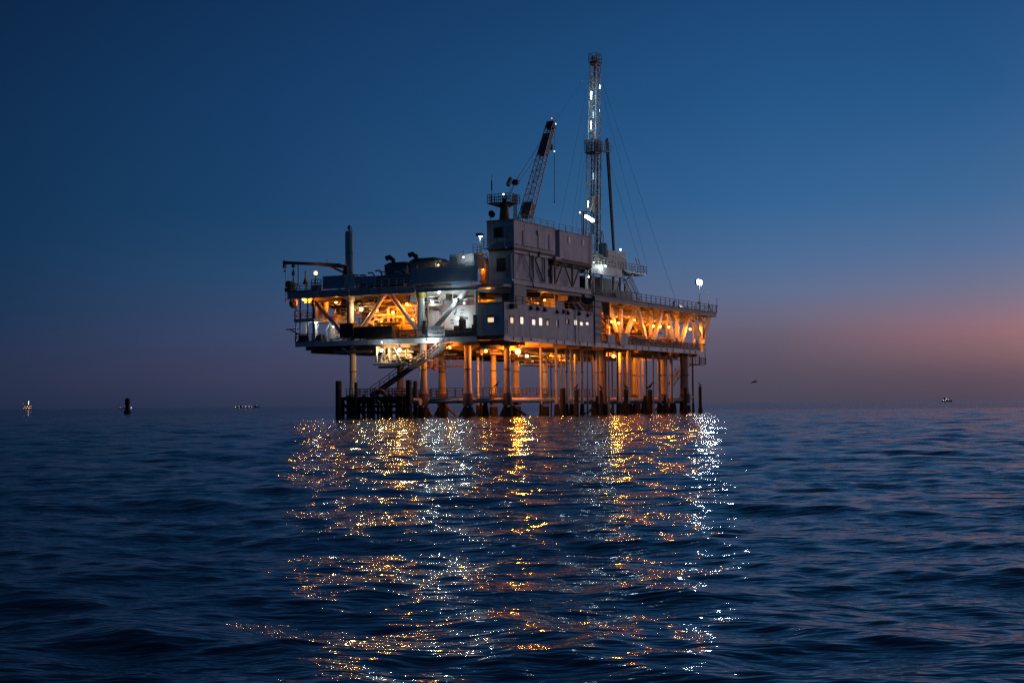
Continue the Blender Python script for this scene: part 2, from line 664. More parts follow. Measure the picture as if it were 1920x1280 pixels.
# decks
P.part('lower_deck', MB().box(0.5, 69.3, 0.5, 32.7, 10.0, 10.36), 'deckplate')
P.part('upper_deck', MB().box(0.6, 77.2, 0.4, 33.6, 16.75, 17.08), 'grey')
for a, b in segs((0.25, 4.2, 10.08), (0.25, 33.0, 10.08), 4.8):
    P.part('edge_beam', MB().ibeam(off(a, dv=.03), off(b, dv=-.03), 0.30, 0.66), 'bright')
for a, b in segs((0.1, 0.15, 10.08), (69.5, 0.15, 10.08), 9.9):
    P.part('edge_beam', MB().ibeam(off(a, .05), off(b, -.05), 0.30, 0.66), 'bright')
    for i in range(1, 4):
        q = lerp(a, b, i / 4)
        P.part('stiffener', MB().box(q[0] - .03, q[0] + .03, 0.02, .12, 9.84, 10.33), 'grey')
for a, b in segs((69.4, 0.3, 10.08), (69.4, 33, 10.08), 8):
    P.part('edge_beam', MB().ibeam(a, b, 0.3, 0.66), 'grey')
for a, b in segs((0.35, 13.6, 16.9), (0.35, 34.4, 16.9), 5.2):
    P.part('edge_beam', MB().ibeam(off(a, dv=.03), off(b, dv=-.03), 0.34, 1.0), 'wall')
for a, b in segs((0.35, 4.0, 16.78), (0.35, 13.5, 16.78), 4.8):
    P.part('edge_beam', MB().ibeam(a, b, 0.34, 0.72), 'white')
for a, b in segs((27.3, 0.15, 16.78), (77.3, 0.15, 16.78), 10):
    P.part('edge_beam', MB().ibeam(off(a, .05), off(b, -.05), 0.34, 0.72), 'grey')
for a, b in segs((77.3, 0.2, 16.78), (77.3, 30, 16.78), 8):
    P.part('edge_beam', MB().ibeam(a, b, 0.34, 0.7), 'grey')
# beams under both decks
for i in range(17):
    u = 2.2 + i * 4.15
    P.part('deck_beam', MB().ibeam((u, 0.4, 9.62), (u, 32.6, 9.62), 0.28, 0.6), 'mid')
    P.part('deck_beam', MB().ibeam((u + .6, 0.5, 16.32), (u + .6, 33.2, 16.32), 0.30, 0.72), 'pipe')
for v in (4, 9, 14.5, 20, 25.5, 30.5):
    P.part('deck_beam', MB().ibeam((0.5, v, 9.2), (69, v, 9.2), 0.32, 0.75), 'mid')
    P.part('deck_beam', MB().ibeam((0.6, v, 15.75), (29, v, 15.75), 0.34, 0.8), 'dark')
    P.part('deck_beam', MB().ibeam((29.2, v, 15.75), (76.5, v, 15.75), 0.34, 0.8), 'pipe')
for v in (1.6, 2.8, 6.5, 11.5):
    P.part('deck_beam', MB().ibeam((28, v, 16.5), (76.5, v, 16.5), 0.22, 0.4), 'pipe')


# legs
def leg(u, v, top, r=0.46, m='leg', flare=1.45):
    prof = [(r, top), (r, 6.2), (r, 5.0), (r * 1.10, 4.0), (r * 1.28, 3.1), (r * flare, 2.3), (r * flare, 1.6)]
    o = P.part('leg', MB().lathe((u, v, 0), list(reversed(prof)), 20), m, smooth=True)
    P.part('growth_sleeve', MB().lathe((u, v, 0), [(r * flare * 1.1, -4), (r * flare * 1.14, -0.4), (r * flare * 1.12, 0.3),
                                                  (r * flare * 1.07, 0.8), (r * flare * 1.04, 1.3)], 18), 'growth', o, smooth=True)
    P.part('tide_band', MB().lathe((u, v, 0), [(r * flare * 1.03, 1.5), (r * flare * 1.035, 2.2), (r * 1.28 + .012, 3.05), (r * 1.28, 3.1)], 20), 'tide', o, smooth=True)
    P.part('collar_band', MB().lathe((u, v, 0), [(r + .03, 6.15), (r + .05, 6.2), (r + .05, 6.3), (r + .03, 6.35)], 20), 'mid', o)
    return o


def legL(px, u, **k):
    q = L(px, 700, u)
    leg(q[0], q[1], k.pop('top', 9.7), **k)
    return q[0], q[1]


def legR(px, v, **k):
    q = R(px, 700, v)
    leg(q[0], q[1], k.pop('top', 9.7), **k)
    return q[0], q[1]


LEGS = {}
LEGS['a'] = legL(662, 1.6, top=9.7)
LEGS['b'] = legL(794, 1.6, top=9.7, m='white')
LEGS['c'] = legL(877, 3.0)
LEGS['d'] = legL(829, 13.5, r=.5)
LEGS['e'] = legL(751, 13.5, r=.5)
LEGS['f'] = legR(951, 3.2, r=.42)
LEGS['g'] = legL(925, 13.0, r=.38)
LEGS['h'] = legR(968, 8.5, r=.42)
LEGS['i'] = legR(1022, 7.0, r=.36)
LEGS['j'] = legR(1126, 3.4, r=.5)
LEGS['k'] = legR(1243, 4.0, r=.62)
LEGS['l'] = legR(1284, 2.2, r=.70, flare=1.2)
LEGS['m'] = legR(1189, 9.0, r=.45)
# columns between the decks
for key, dr, m in (('a', .48, 'grey'), ('b', .50, 'white')):
    u, v = LEGS[key]
    o = P.part('column', MB().lathe((u - .6, v, 0), [(dr, 10.37), (dr, 16.4)], 20), m, smooth=True)
    P.part('column_cap', MB().lathe((u - .6, v, 0), [(dr + .06, 15.75), (dr + .12, 15.95), (dr + .12, 16.42)], 20), 'yellow' if key == 'b' else 'grey', o)
P.part('column', MB().lathe((LEGS['a'][0] - .6, LEGS['a'][1], 0), [(.42, 17.42), (.42, 18.9)], 16), 'grey', smooth=True)


# big tubular braces of the short side
def braceL(x0, y0, x1, y1, r, m, u=0.7):
    P.part('brace', MB().tube(L(x0, y0, u), L(x1, y1, u), r, n=12), m, smooth=True)


braceL(726, 546, 676, 620, .30, 'leg')
braceL(728, 546, 785, 622, .30, 'leg')
braceL(880, 538, 813, 618, .36, 'white')
braceL(592, 566, 641, 625, .30, 'leg', 1.4)
braceL(893, 545, 893, 615, .20, 'white', 1.0)
braceL(849, 535, 849, 568, .07, 'white', 0.9)

# long side truss under the open right bay: posts and V braces
def braceR(x0, y0, x1, y1, w, m='bright', v=1.5):
    P.part('brace', MB().beam(R(x0, y0, v), R(x1, y1, v), w, w * .8, (0, 1, 0)), m)


for x0, y0, x1, y1, w in ((1142, 567, 1156, 622, .55), (1193, 574, 1174, 630, .62), (1195, 574, 1210, 634, .62), (1241, 581, 1225, 640, .66),
                          (1250, 582, 1263, 640, .66), (1293, 587, 1274, 652, .66), (1295, 588, 1312, 630, .66), (1329, 592, 1319, 646, .75)):
    braceR(x0, y0, x1, y1, w)
for x, w in ((1140, .4), (1163, .55), (1220, .5), (1269, .55), (1315, .6)):
    a = R(x, 575, 1.9)
    P.part('post', MB().beam((a[0], 1.9, 10.36), (a[0], 1.9, 16.4), w, w), 'bright')
for x in (1164, 1248, 1300):
    a = R(x, 575, 6.8)
    P.part('post', MB().beam((a[0], 6.8, 10.36), (a[0], 6.8, 16.0), .38, .38), 'pipe')
for u in (34, 40, 46, 52, 58, 64, 70, 75):
    P.part('knee_brace', MB().beam((u, 4.0, 16.1), (u + 2.4, 9.0, 14.6), .22, .22), 'pipe')
    P.part('knee_brace', MB().beam((u - 1.5, .8, 15.2), (u + .2, 3.2, 16.3), .2, .2), 'pipe')
# right-hand concrete-grey shaft between the cabins and the open bay
P.part('shaft_panel', MB().box(27.25, 30.2, 0.30, 3.6, 10.40, 17.0), 'grey')
for z in (11.4, 12.3, 13.2, 14.2, 15.4):
    P.part('shaft_louvre', MB().box(27.55, 29.9, 0.22, .30, z, z + .35), 'dark')

# conductors and risers of the long side
for px, v, r, m in ((1014, 3.0, .16, 'leg'), (1043, 2.6, .20, 'leg'), (1053, 4.2, .13, 'pipe'), (1062, 2.6, .18, 'leg'), (1071, 3.0, .22, 'leg'),
                    (1079, 4.5, .20, 'leg'), (1091, 2.4, .20, 'leg'), (1101, 2.2, .11, 'grey'), (1120, 2.4, .24, 'leg'), (1134, 2.2, .26, 'mid'),
                    (1141, 1.4, .12, 'grey'), (1158, 2.2, .16, 'grey'), (1163, 2.6, .26, 'leg'), (1171, 4.2, .22, 'mid'), (1177, 1.8, .20, 'leg'),
                    (1182, 3.6, .14, 'grey'), (1197, 8.5, .22, 'leg'), (1205, 7.2, .18, 'leg'), (1225, 1.6, .11, 'white'), (1236, 2.6, .26, 'leg'),
                    (1250, 1.7, .13, 'white'), (1259, 1.7, .26, 'leg'), (1277, 2.6, .2, 'mid'), (1299, 3.2, .13, 'dark'), (896, 10.0, .18, 'leg'),
                    (905, 11.0, .13, 'leg'), (1033, 8.0, .1, 'mid'), (1111, 6.0, .15, 'mid'), (1148, 7.0, .14, 'mid'), (1212, 3.0, .12, 'mid')):
    q = R(px, 700, v)
    low = 2.6 if r > .12 else 2.9
    o = P.part('conductor_pipe', MB().lathe((q[0], q[1], 0), [(r * 1.25, low - 3), (r * 1.2, low - .2), (r, low + .3), (r, 9.7)], 12), m, smooth=True)
    if r > .12:
        P.part('growth_sleeve', MB().lathe((q[0], q[1], 0), [(r * 1.9, -4), (r * 2.0, 0), (r * 1.7, .7), (r * 1.4, 1.6)], 10), 'growth', o, smooth=True)
    if r >= .18:
        P.part('collar_band', MB().lathe((q[0], q[1], 0), [(r + .05, 6.1), (r + .05, 6.25)], 12), 'mid', o)

# jacket framing just above the water: tubular horizontals and dark diagonals
def tubeP(name, a, b, r, m, n=12):
    return P.part(name, MB().tube(a, b, r, n=n), m, smooth=True)


def at(key, z):
    return (LEGS[key][0], LEGS[key][1], z)


for a, b in (('a', 'b'), ('b', 'c'), ('c', 'f'), ('f', 'j'), ('j', 'k'), ('k', 'l'), ('e', 'd'), ('d', 'h'), ('h', 'i'), ('i', 'm'), ('a', 'e'), ('b', 'd'),
             ('c', 'g'), ('f', 'h')):
    tubeP('horizontal_brace', at(a, 2.15), at(b, 2.15), .33, 'leg')
for a, b in (('a', 'b'), ('b', 'c'), ('c', 'f'), ('f', 'j'), ('e', 'd'), ('d', 'h'), ('j', 'k'), ('k', 'l')):
    pa, pb = at(a, 1.9), at(b, 1.9)
    mid = lerp(pa, pb, .5)
    mid = (mid[0], mid[1], -3.0)
    tubeP('diagonal_brace', pa, mid, .2, 'tide', 10)
    tubeP('diagonal_brace', pb, mid, .2, 'tide', 10)
    for t in (.5,):
        q = lerp(pa, pb, t)
        h = rnd.uniform(-.2, 1.0)
        P.part('growth_clump', MB().lathe((q[0], q[1] + rnd.uniform(-.4, .4), 0), [(.45, -3), (.5, 0), (.42, h * .5 + .4), (.3, 1.3 + h * .3), (.14, 2.1)], 9), 'growth', smooth=True)
# timber framing in the splash zone along the long side
for i in range(13):
    u = 30 + i * 2.9 + rnd.uniform(-.6, .6)
    v = 1.2 + (i % 3) * 1.1
    h = rnd.uniform(1.2, 2.9)
    P.part('splash_post', MB().lathe((u, v, 0), [(.32, -3), (.34, .2), (.22, h * .6), (.17, h)], 9), 'growth', smooth=True)
for v in (2.6,):
    for a, b in segs((28, v, 1.7), (66, v, 1.7), 6.4):
        P.part('splash_rail', MB().beam(a, b, .3, .34), 'growth')

# walkway ring at the splash zone
WZ = 2.75


def walk(a, b, w=1.1):
    a, b = Vector(a), Vector(b)
    o = P.part('walkway', MB().beam((a.x, a.y, WZ - .08), (b.x, b.y, WZ - .08), w, .12), 'mid')
    P.part('walkway_railing', MB().rail([(a.x, a.y, WZ), (b.x, b.y, WZ)], 1.05, 1.0, .04, 2), 'mid', o)
    d = (b - a).normalized()
    nrm = Vector((-d.y, d.x, 0)) * (w / 2)
    P.part('walkway_railing', MB().rail([(a.x + nrm.x, a.y + nrm.y, WZ), (b.x + nrm.x, b.y + nrm.y, WZ)], 1.05, 1.2, .035, 2), 'dark', o)


def pv(k, du=0, dv=0):
    return (LEGS[k][0] + du, LEGS[k][1] + dv, 0)


walk(pv('a', -.3, -1), pv('b', -.3, 1.2))
walk(pv('b', .2, -1), pv('c', .2, .9))
walk(pv('c', .6, -1), pv('f', .2, .9))
walk(pv('f', 1, .6), (24, 4.4, 0))
walk((30, 5, 0), (38, 5, 0))
walk(pv('e', 0, 3), pv('d'))
walk((41, 4.6, 0), (50, 4.6, 0))

# hanging lower gangways under the deck
def gangway(x0, y0, x1, y1, u, w, m='white'):
    a, b = L(x0, y0, u), L(x1, y1, u)
    z = (a[2] + b[2]) / 2
    o = P.part('hanging_gangway', MB().box(u, u + w, b[1], a[1], z - .22, z), m)
    P.part('gangway_railing', MB().rail([(u, b[1], z), (u, a[1], z)], 1.05, 1.2, .035, 2), m, o)
    return z, b[1], a[1], o


z, v0, v1, g = gangway(699, 681, 759, 681, .4, 3.0)
for x0, y0, x1, y1, w in ((706, 649, 706, 680, .22), (722, 652, 710, 680, .22), (738, 652, 752, 680, .22), (731, 651, 731, 676, .34)):
    P.part('hanger', MB().beam(L(x0, y0, .5 if w < .3 else 2.4), L(x1, y1, .5 if w < .3 else 2.4), w, w, (1, 0, 0)), 'white', g)
P.part('under_beam', MB().box(.8, 1.2, v0 + 1.2, v1 - .6, z - .62, z - .36), 'red', g)
gangway(806, 683, 872, 686, 6.0, 1.4, 'mid')
gangway(776, 684, 800, 684, 2.5, 1.4, 'mid')
q0, q1 = R(985, 692, 9), R(1060, 694, 9)
o = P.part('hanging_gangway', MB().box(q0[0], q1[0], 9, 11, 7.2, 7.45), 'mid')
P.part('gangway_railing', MB().rail([(q0[0], 9, 7.45), (q1[0], 9, 7.45)], 1.05, 1.2, .03, 2), 'mid', o)
for k in range(3):
    t = q0[0] + (q1[0] - q0[0]) * k / 2
    P.part('hanger', MB().beam((t, 9.1, 7.3), (t, 9.1, 9.4), .14), 'mid', o)
# catwalk slung under the left wing
a, b = L(597, 655, 1.0), L(700, 655, 1.0)
P.part('catwalk', MB().box(.9, 1.9, b[1], a[1], a[2] - .15, a[2]), 'dark')
P.part('service_pipe', MB().path([(.6, a[1] - 3, a[2] - .5), (.6, b[1], a[2] - .5)], .16, 10), 'pipe2', smooth=True)
P.part('service_pipe', MB().path([(.3, a[1] - 4.5, a[2] + .1), (.3, a[1] - 5.4, a[2] - .6), (.3, b[1] + 1.4, a[2] - .6)], .13, 10), 'pipe2', smooth=True)

# deck railings
for name, pts in (('a', [(0.3, 33, LD1), (0.3, 28.8, LD1)]), ('b', [(0.3, 16.6, LD1), (0.3, 4.2, LD1)]), ('c', [(27.2, .12, UD1), (77.2, .12, UD1)]),
                  ('d', [(77.2, .12, UD1), (77.2, 20, UD1)]), ('e', [(30.5, .1, LD1), (69.4, .1, LD1), (69.4, 9, LD1)]),
                  ('f', [(0.4, 34.4, 17.42), (0.4, 29.5, 17.42)]), ('g', [(6, 34.4, 17.42), (0.4, 34.4, 17.42)])):
    if name in 'cd':
        P.part('railing', MB().rail(pts, 1.25, 1.9, .045, 2, True), 'dark')
    else:
        P.part('railing', MB().rail(pts, 1.1, 1.5, .04, 2, True), 'dark')

# left wing: balcony between the decks, its posts
vlo, vhi, zlo, zhi = rectL(552, 591, 590, 599, .5)
o = P.part('balcony', MB().box(.4, 6, vlo, vhi, 13.2, 13.65), 'white')
P.part('balcony_railing', MB().rail([(.5, vlo, 13.65), (.5, vhi, 13.65), (6, vhi, 13.65)], 1.1, 1.3, .035, 2), 'dark', o)
for x, m, w in ((555, 'grey', .12), (563, 'dark', .16), (577, 'dark', .13), (588, 'dark', .24)):
    v = L(x, 590, .6)[1]
    P.part('post', MB().beam((.6, v, 10.36), (.6, v, 16.4), w), m)
for x in (574, 590, 594):
    v = L(x, 615, 3)[1]
    P.part('post', MB().beam((3, v, 10.36), (3, v, 13.2), .28), 'white')

# firewalls inside
P.part('firewall', MB().box(13.9, 14.1, 15.5, 30.5, 10.36, 15.6), 'mid')
P.part('firewall', MB().box(8, 27, 8.5, 8.7, 10.36, 15.6), 'mid')
P.part('firewall', MB().box(36, 62, 12.4, 12.6, 10.36, 15.4), 'dark')
P.part('end_wall', MB().box(69.0, 69.2, 9.5, 16, 10.36, 15.4), 'mid')
for i in range(5):
    v = 16 + i * 2.5
    P.part('firewall_rib', MB().box(13.7, 13.9, v, v + .15, 10.36, 15.6), 'pipe')
for i in range(7):
    u = 36 + i * 2.8
    P.part('firewall_rib', MB().box(u, u + .2, 12.2, 12.4, 10.36, 15.4), 'mid')

# far-right lower end: hanging stair landing and drop pipe
P.part('end_landing', MB().box(69.6, 72.6, .4, 3.2, 8.0, 8.15), 'dark')
P.part('end_landing_railing', MB().rail([(69.7, .4, 8.15), (72.6, .4, 8.15), (72.6, 3.2, 8.15)], 1.1, .9, .04, 2), 'dark')
for u in (69.7, 72.5):
    P.part('end_hanger', MB().beam((u, .5, 8.1), (u, .5, 11), .1), 'dark')
q = R(1299, 735, 3.0)
P.part('drop_pipe', MB().path([(q[0], 3, 9.6), (q[0], 3, 3.0), (q[0] - .6, 3, 2.5), (q[0] - 3.5, 3, 2.5)], .14, 8), 'dark', smooth=True)
P.part('landing_beam', MB().beam((R(1250, 745, 2.5)[0], 2.5, 2.55), (R(1298, 745, 2.5)[0], 2.5, 2.55), .3, .22), 'white')


# ------------------------------------------------------------------ walls with real openings
def wall_grid(axis, at_, th, a0, a1, z0, z1, holes):
    """wall slab in the plane `axis` = at_, spanning a (the other horizontal axis) and z, with rectangular openings"""
    mb = MB()
    xs = sorted({a0, a1, *[h[0] for h in holes], *[h[1] for h in holes]})
    zs = sorted({z0, z1, *[h[2] for h in holes], *[h[3] for h in holes]})
    for i in range(len(xs) - 1):
        for j in range(len(zs) - 1):
            cx, cz = (xs[i] + xs[i + 1]) / 2, (zs[j] + zs[j + 1]) / 2
            if any(h[0] < cx < h[1] and h[2] < cz < h[3] for h in holes):
                continue
            if axis == 'v':
                mb.box(xs[i], xs[i + 1], at_, at_ + th, zs[j], zs[j + 1])
            else:
                mb.box(at_, at_ + th, xs[i], xs[i + 1], zs[j], zs[j + 1])
    return mb


def window(T, axis, at_, a0, a1, z0, z1, m, parent=None):
    f = MB()
    t, d = .05, .05
    for b in ((a0 - t, a1 + t, z1, z1 + t), (a0 - t, a1 + t, z0 - t, z0), (a0 - t, a0, z0, z1), (a1, a1 + t, z0, z1)):
        if axis == 'v':
            f.box(b[0], b[1], at_ - d, at_, b[2], b[3])
        else:
            f.box(at_ - d, at_, b[0], b[1], b[2], b[3])
    fo = T.part('window', f, 'mid', parent)
    p = MB()
    if axis == 'v':
        p.box(a0, a1, at_ + .07, at_ + .10, z0, z1)
    else:
        p.box(at_ + .07, at_ + .10, a0, a1, z0, z1)
    T.part('pane', p, m, fo)
    k = int(abs(a0 * 37 + z0 * 11)) % 4
    if m.startswith('win') and k < 3:
        bz = z1 - (z1 - z0) * (.18, .3, .12)[k]
        bl = MB().box(a0, a1, at_ + .04, at_ + .06, bz, z1) if axis == 'v' else MB().box(at_ + .04, at_ + .06, a0, a1, bz, z1)
        T.part('blind', bl, 'pipe', fo)
    return fo


# ------------------------------------------------------------------ living quarters
A = Thing('accommodation_block', 'long grey-white living quarters with a row of lit windows on the near deck corner', 'cabin', (13, 2, 10.44))
Z0, Z1 = 10.44, 14.58
wins = [(956.4, 963, 591, 605.5, 'win_warm'), (975, 981.8, 592.6, 607, 'win_white'), (997, 1004, 594.7, 609, 'win_white'), (1010, 1017, 596, 610, 'win_white'),
        (1024, 1029.3, 598, 610, 'win_dim'), (1041.7, 1047, 599.6, 613, 'glass'), (1060.7, 1067, 598, 607, 'glass'), (1076, 1082, 600, 609, 'win_white'),
        (1087, 1093, 600.8, 610, 'win_white'), (1098, 1104, 602, 609, 'win_white')]
holes = []
for x0, x1, y0, y1, m in wins:
    holes.append((R(x0, y0)[0], R(x1, y0)[0], R((x0 + x1) / 2, y1)[2], R((x0 + x1) / 2, y0)[2], m))
A.part('side_wall', wall_grid('v', 0.0, .14, 0.0, 27.1, Z0, Z1, [h[:4] for h in holes]), 'wall')
for h in holes:
    window(A, 'v', 0.0, *h)
a, b = L(914.5, 604), L(926, 591.5)
hl = (b[1], a[1], a[2], b[2])
A.part('end_wall', wall_grid('u', -.004, .14, 0.142, 3.95, Z0 + .002, Z1 - .002, [hl]), 'wall')
window(A, 'u', -.004, *hl, 'win_warm')
A.part('back_wall', MB().box(0.14, 27.0, 3.82, 3.95, Z0, Z1), 'wall')
A.part('far_wall', MB().box(26.97, 27.1, .142, 3.81, Z0, Z1), 'wall')
A.part('roof', MB().box(-.06, 27.2, -.06, 4.0, Z1, Z1 + .10), 'grey')
A.part('inner_partition', MB().box(.3, 26.9, .9, 1.0, Z0, Z1 - .02), 'wall')
A.part('wall_panel_seam', MB().box(6.9, 6.96, -.012, 0, Z0, Z1).box(18.3, 18.36, -.012, 0, Z0, Z1).box(21.8, 21.9, -.02, 0, 9.8, Z1), 'grey')
q0, q1 = R(956, 578), R(963.5, 570)
ac = A.part('air_conditioner', MB().box(q0[0], q1[0], -.55, -.005, q0[2], q1[2]), 'dark')
A.part('grille', MB().box(q0[0] + .1, q1[0] - .1, -.6, -.553, q0[2] + .1, q1[2] - .1), 'black', ac)
for x, y in ((995, 577), (1007.5, 578.5), (1021, 580), (1044, 584), (1056.5, 584), (1064, 586), (1085.5, 587), (1101, 590)):
    q = R(x, y)
    w = .28 if x in (1044, 1064, 1101) else .5
    A.part('vent_hood', MB().add([(q[0] - w / 2, 0, q[2] + .3), (q[0] + w / 2, 0, q[2] + .3), (q[0] + w / 2, 0, q[2] - .3), (q[0] - w / 2, 0, q[2] - .3),
                                  (q[0] - w / 2, -.35, q[2] - .05), (q[0] + w / 2, -.35, q[2] - .05), (q[0] + w / 2, -.35, q[2] - .3), (q[0] - w / 2, -.35, q[2] - .3)],
                                 [(0, 1, 5, 4), (4, 5, 6, 7), (1, 2, 6, 5), (0, 4, 7, 3), (3, 7, 6, 2), (0, 3, 2, 1)]), 'dark')
A.part('down_pipe', MB().tube((20.6, -.08, 9.9), (20.6, -.08, Z1), .05, n=6).tube((27.0, -.1, 10), (27.0, -.1, 17), .09, n=6), 'dark')
A.part('wall_ladder', MB().beam((.05, -.15, 10.6), (.05, -.15, 12.4), .06).beam((.5, -.15, 10.6), (.5, -.15, 12.4), .06), 'dark')
A.part('roof_railing', MB().rail([(3.4, .1, Z1 + .1), (26.8, .1, Z1 + .1)], .95, 1.9, .03, 1), 'dark')

# ------------------------------------------------------------------ stacked cabins above
B = Thing('braced_cabin', 'lower braced cabin of grey panels carrying two box cabins', 'cabin', (14, 2, 17.15))
B.part('base_beam', MB().ibeam((3.0, .2, 17.55), (15.0, .2, 17.55), .36, .76), 'wall')
B.part('base_beam', MB().ibeam((15.1, .2, 17.55), (26.5, .2, 17.55), .36, .76), 'wall')
B.part('floor', MB().box(3.1, 26.4, .4, 3.9, 17.3, 17.6), 'grey')
B.part('wall_panel', MB().box(3.3, 8.6, .42, .56, 17.95, 21.25), 'wall')
B.part('wall_panel', MB().box(8.75, 11.9, .42, .56, 17.95, 21.25), 'wall')
B.part('wall_panel', MB().box(12.0, 13.4, .44, .58, 17.95, 21.25), 'wall')
B.part('wall_panel', MB().box(14.0, 16.0, 1.2, 1.35, 17.95, 21.25), 'grey')
B.part('wall_panel', MB().box(15.6, 24.2, .9, 1.05, 17.95, 20.6), 'wall')
B.part('end_wall', MB().box(3.02, 3.18, .5, 3.88, 17.2, 21.6), 'wall')
B.part('dark_louvre', MB().box(2.94, 3.02, 1.4, 2.7, 18.9, 20.6), 'black')
B.part('end_door', MB().box(2.96, 3.02, .8, 1.3, 18.0, 20.9), 'grey')
B.part('top_beam', MB().beam((3.0, .2, 21.42), (14.6, .2, 21.42), .3, .3), 'white')
B.part('top_beam', MB().beam((14.7, .2, 21.25), (26.6, .2, 21.25), .3, .4), 'dark')
for u, m in ((3.1, 'white'), (8.7, 'white'), (12.0, 'white'), (15.0, 'mid'), (20.4, 'dark'), (26.3, 'dark')):
    B.part('post', MB().beam((u, .2, 17.93), (u, .2, 21.27), .22), m)
for a, b, m, w in (((5.7, .2, 21.2), (3.3, .2, 18.0), 'white', .1), ((5.9, .2, 21.2), (8.5, .2, 18.0), 'white', .1), ((9.0, .2, 21.0), (11.6, .2, 18.0), 'dark', .18),
                   ((17.6, .2, 21.0), (15.2, .2, 18.0), 'dark', .15), ((17.8, .2, 21.0), (20.2, .2, 18.0), 'dark', .15), ((22.9, .2, 20.9), (20.6, .2, 18.0), 'dark', .15),
                   ((26.1, .2, 21.0), (23.6, .2, 19.4), 'dark', .13), ((15.2, .2, 20.0), (17.0, .2, 20.8), 'dark', .12)):
    B.part('brace', MB().beam(a, b, w, w, (0, 1, 0)), m)
B.part('standpipe', MB().path([(7.0, -.05, 21.7), (7.0, -.05, 18.5), (6.2, -.05, 18.3)], .06, 6).path([(7.0, -.05, 18.4), (7.8, -.05, 17.8), (8.2, -.05, 16.9)], .07, 6), 'black')
B.part('standpipe', MB().path([(9.9, -.05, 22.5), (9.8, -.05, 21.3), (9.0, -.05, 20.9)], .1, 6), 'black')
B.part('hose_reel', MB().lathe((13.9, .6, 19.4), [(.1, -.5), (.55, -.45), (.5, 0), (.55, .45), (.1, .5)], 12), 'dark')
B.part('underside_lining', MB().box(14.9, 26.4, .45, 3.9, 20.75, 21.05), 'black')
B.part('roof', MB().box(3.0, 26.5, .4, 3.9, 21.45, 21.58), 'grey')

C1 = Thing('box_cabin', 'upper grey box cabin nearest the crane pedestal, above the braced cabin', 'cabin', (8.5, 2, 21.85), 'box cabins on top')
C1.part('wall', MB().box(2.6, 14.5, -.1, 3.9, 21.9, 25.42), 'wall')
C1.part('roof_trim', MB().box(2.5, 14.6, -.2, 4.0, 25.42, 25.56).box(8.2, 14.5, -.14, -.10, 24.95, 25.02), 'grey')
C1.part('base_frame', MB().box(2.7, 14.5, .0, 3.8, 21.6, 21.9), 'black')
fan = C1.part('fan_opening', MB().box(2.5, 2.6, 1.7, 2.7, 23.3, 24.5), 'black')
C1.part('fan_grille', MB().box(2.44, 2.5, 1.6, 1.7, 23.2, 24.6).box(2.44, 2.5, 2.7, 2.8, 23.2, 24.6), 'dark', fan)
C1.part('end_balcony', MB().box(1.5, 2.58, .6, 3.9, 21.75, 21.88), 'grey')
C1.part('balcony_railing', MB().rail([(1.5, .7, 21.88), (1.5, 3.8, 21.88)], 1.1, 1.0, .035, 2), 'grey')
C1.part('panel_rib', MB().box(5.5, 5.56, -.125, -.1, 21.95, 25.4).box(11.2, 11.26, -.125, -.1, 21.95, 25.4), 'wall')
C2 = Thing('box_cabin', 'upper grey box cabin beside the drilling mast with two narrow windows', 'cabin', (21, 2, 21.6), 'box cabins on top')
C2.part('wall', MB().box(15.9, 26.5, -.1, 3.9, 21.55, 25.35), 'wall')
C2.part('roof_trim', MB().box(15.8, 26.6, -.18, 4.0, 25.35, 25.46), 'grey')
C2.part('base_frame', MB().box(16, 26.4, 0.0, 3.8, 21.1, 21.55), 'black')
for x0, x1, y0, y1 in ((1064, 1068.5, 444, 456), (1090.5, 1094, 449, 461)):
    a, b = R(x0, y1, -.1), R(x1, y0, -.1)
    w = C2.part('window', MB().box(a[0], b[0], -.16, -.1, a[2], b[2]), 'white')
    C2.part('pane', MB().box(a[0] + .28, b[0] - .06, -.18, -.16, a[2] + .06, b[2] - .06), 'glass', w)
C2.part('aerial', MB().beam((18.8, .4, 25.4), (18.8, .4, 26.5), .05), 'dark')
one('link_step', 'pale steel step between the two upper box cabins', 'step', MB().box(14.2, 15.8, -.35, .35, 21.25, 21.62), 'white', (15, 0, 21.25))
S = Thing('stair_tower', 'dark boxed stair tower under the stacked cabins, above the living quarters', 'stair tower', (4.5, 1.5, 14.7))
S.part('wall', MB().box(3.0, 6.4, .15, 2.95, 14.7, 17.14), 'grey')
S.part('door', MB().box(2.94, 3.0, 1.0, 1.9, 14.75, 16.8), 'dark')

# satellite dish on the cabin roof
D = Thing('satellite_dish', 'dark satellite dish on the upper cabin roof edge', 'satellite dish', L(920, 411, 3))
q = L(921, 402, 3)
mb = MB()
prof = [(0.04, 0), (.28, .05), (.48, .16), (.5, .16), (.28, .02)]
mb.lathe((0, 0, 0), prof, 18)
rot = Matrix.Rotation(math.radians(65), 3, 'Y')
mb.v = [tuple(rot @ Vector(p) + Vector(q)) for p in mb.v]
D.part('dish', mb, 'dark')
D.part('mount', MB().beam(q, L(920, 411, 3), .08), 'dark')

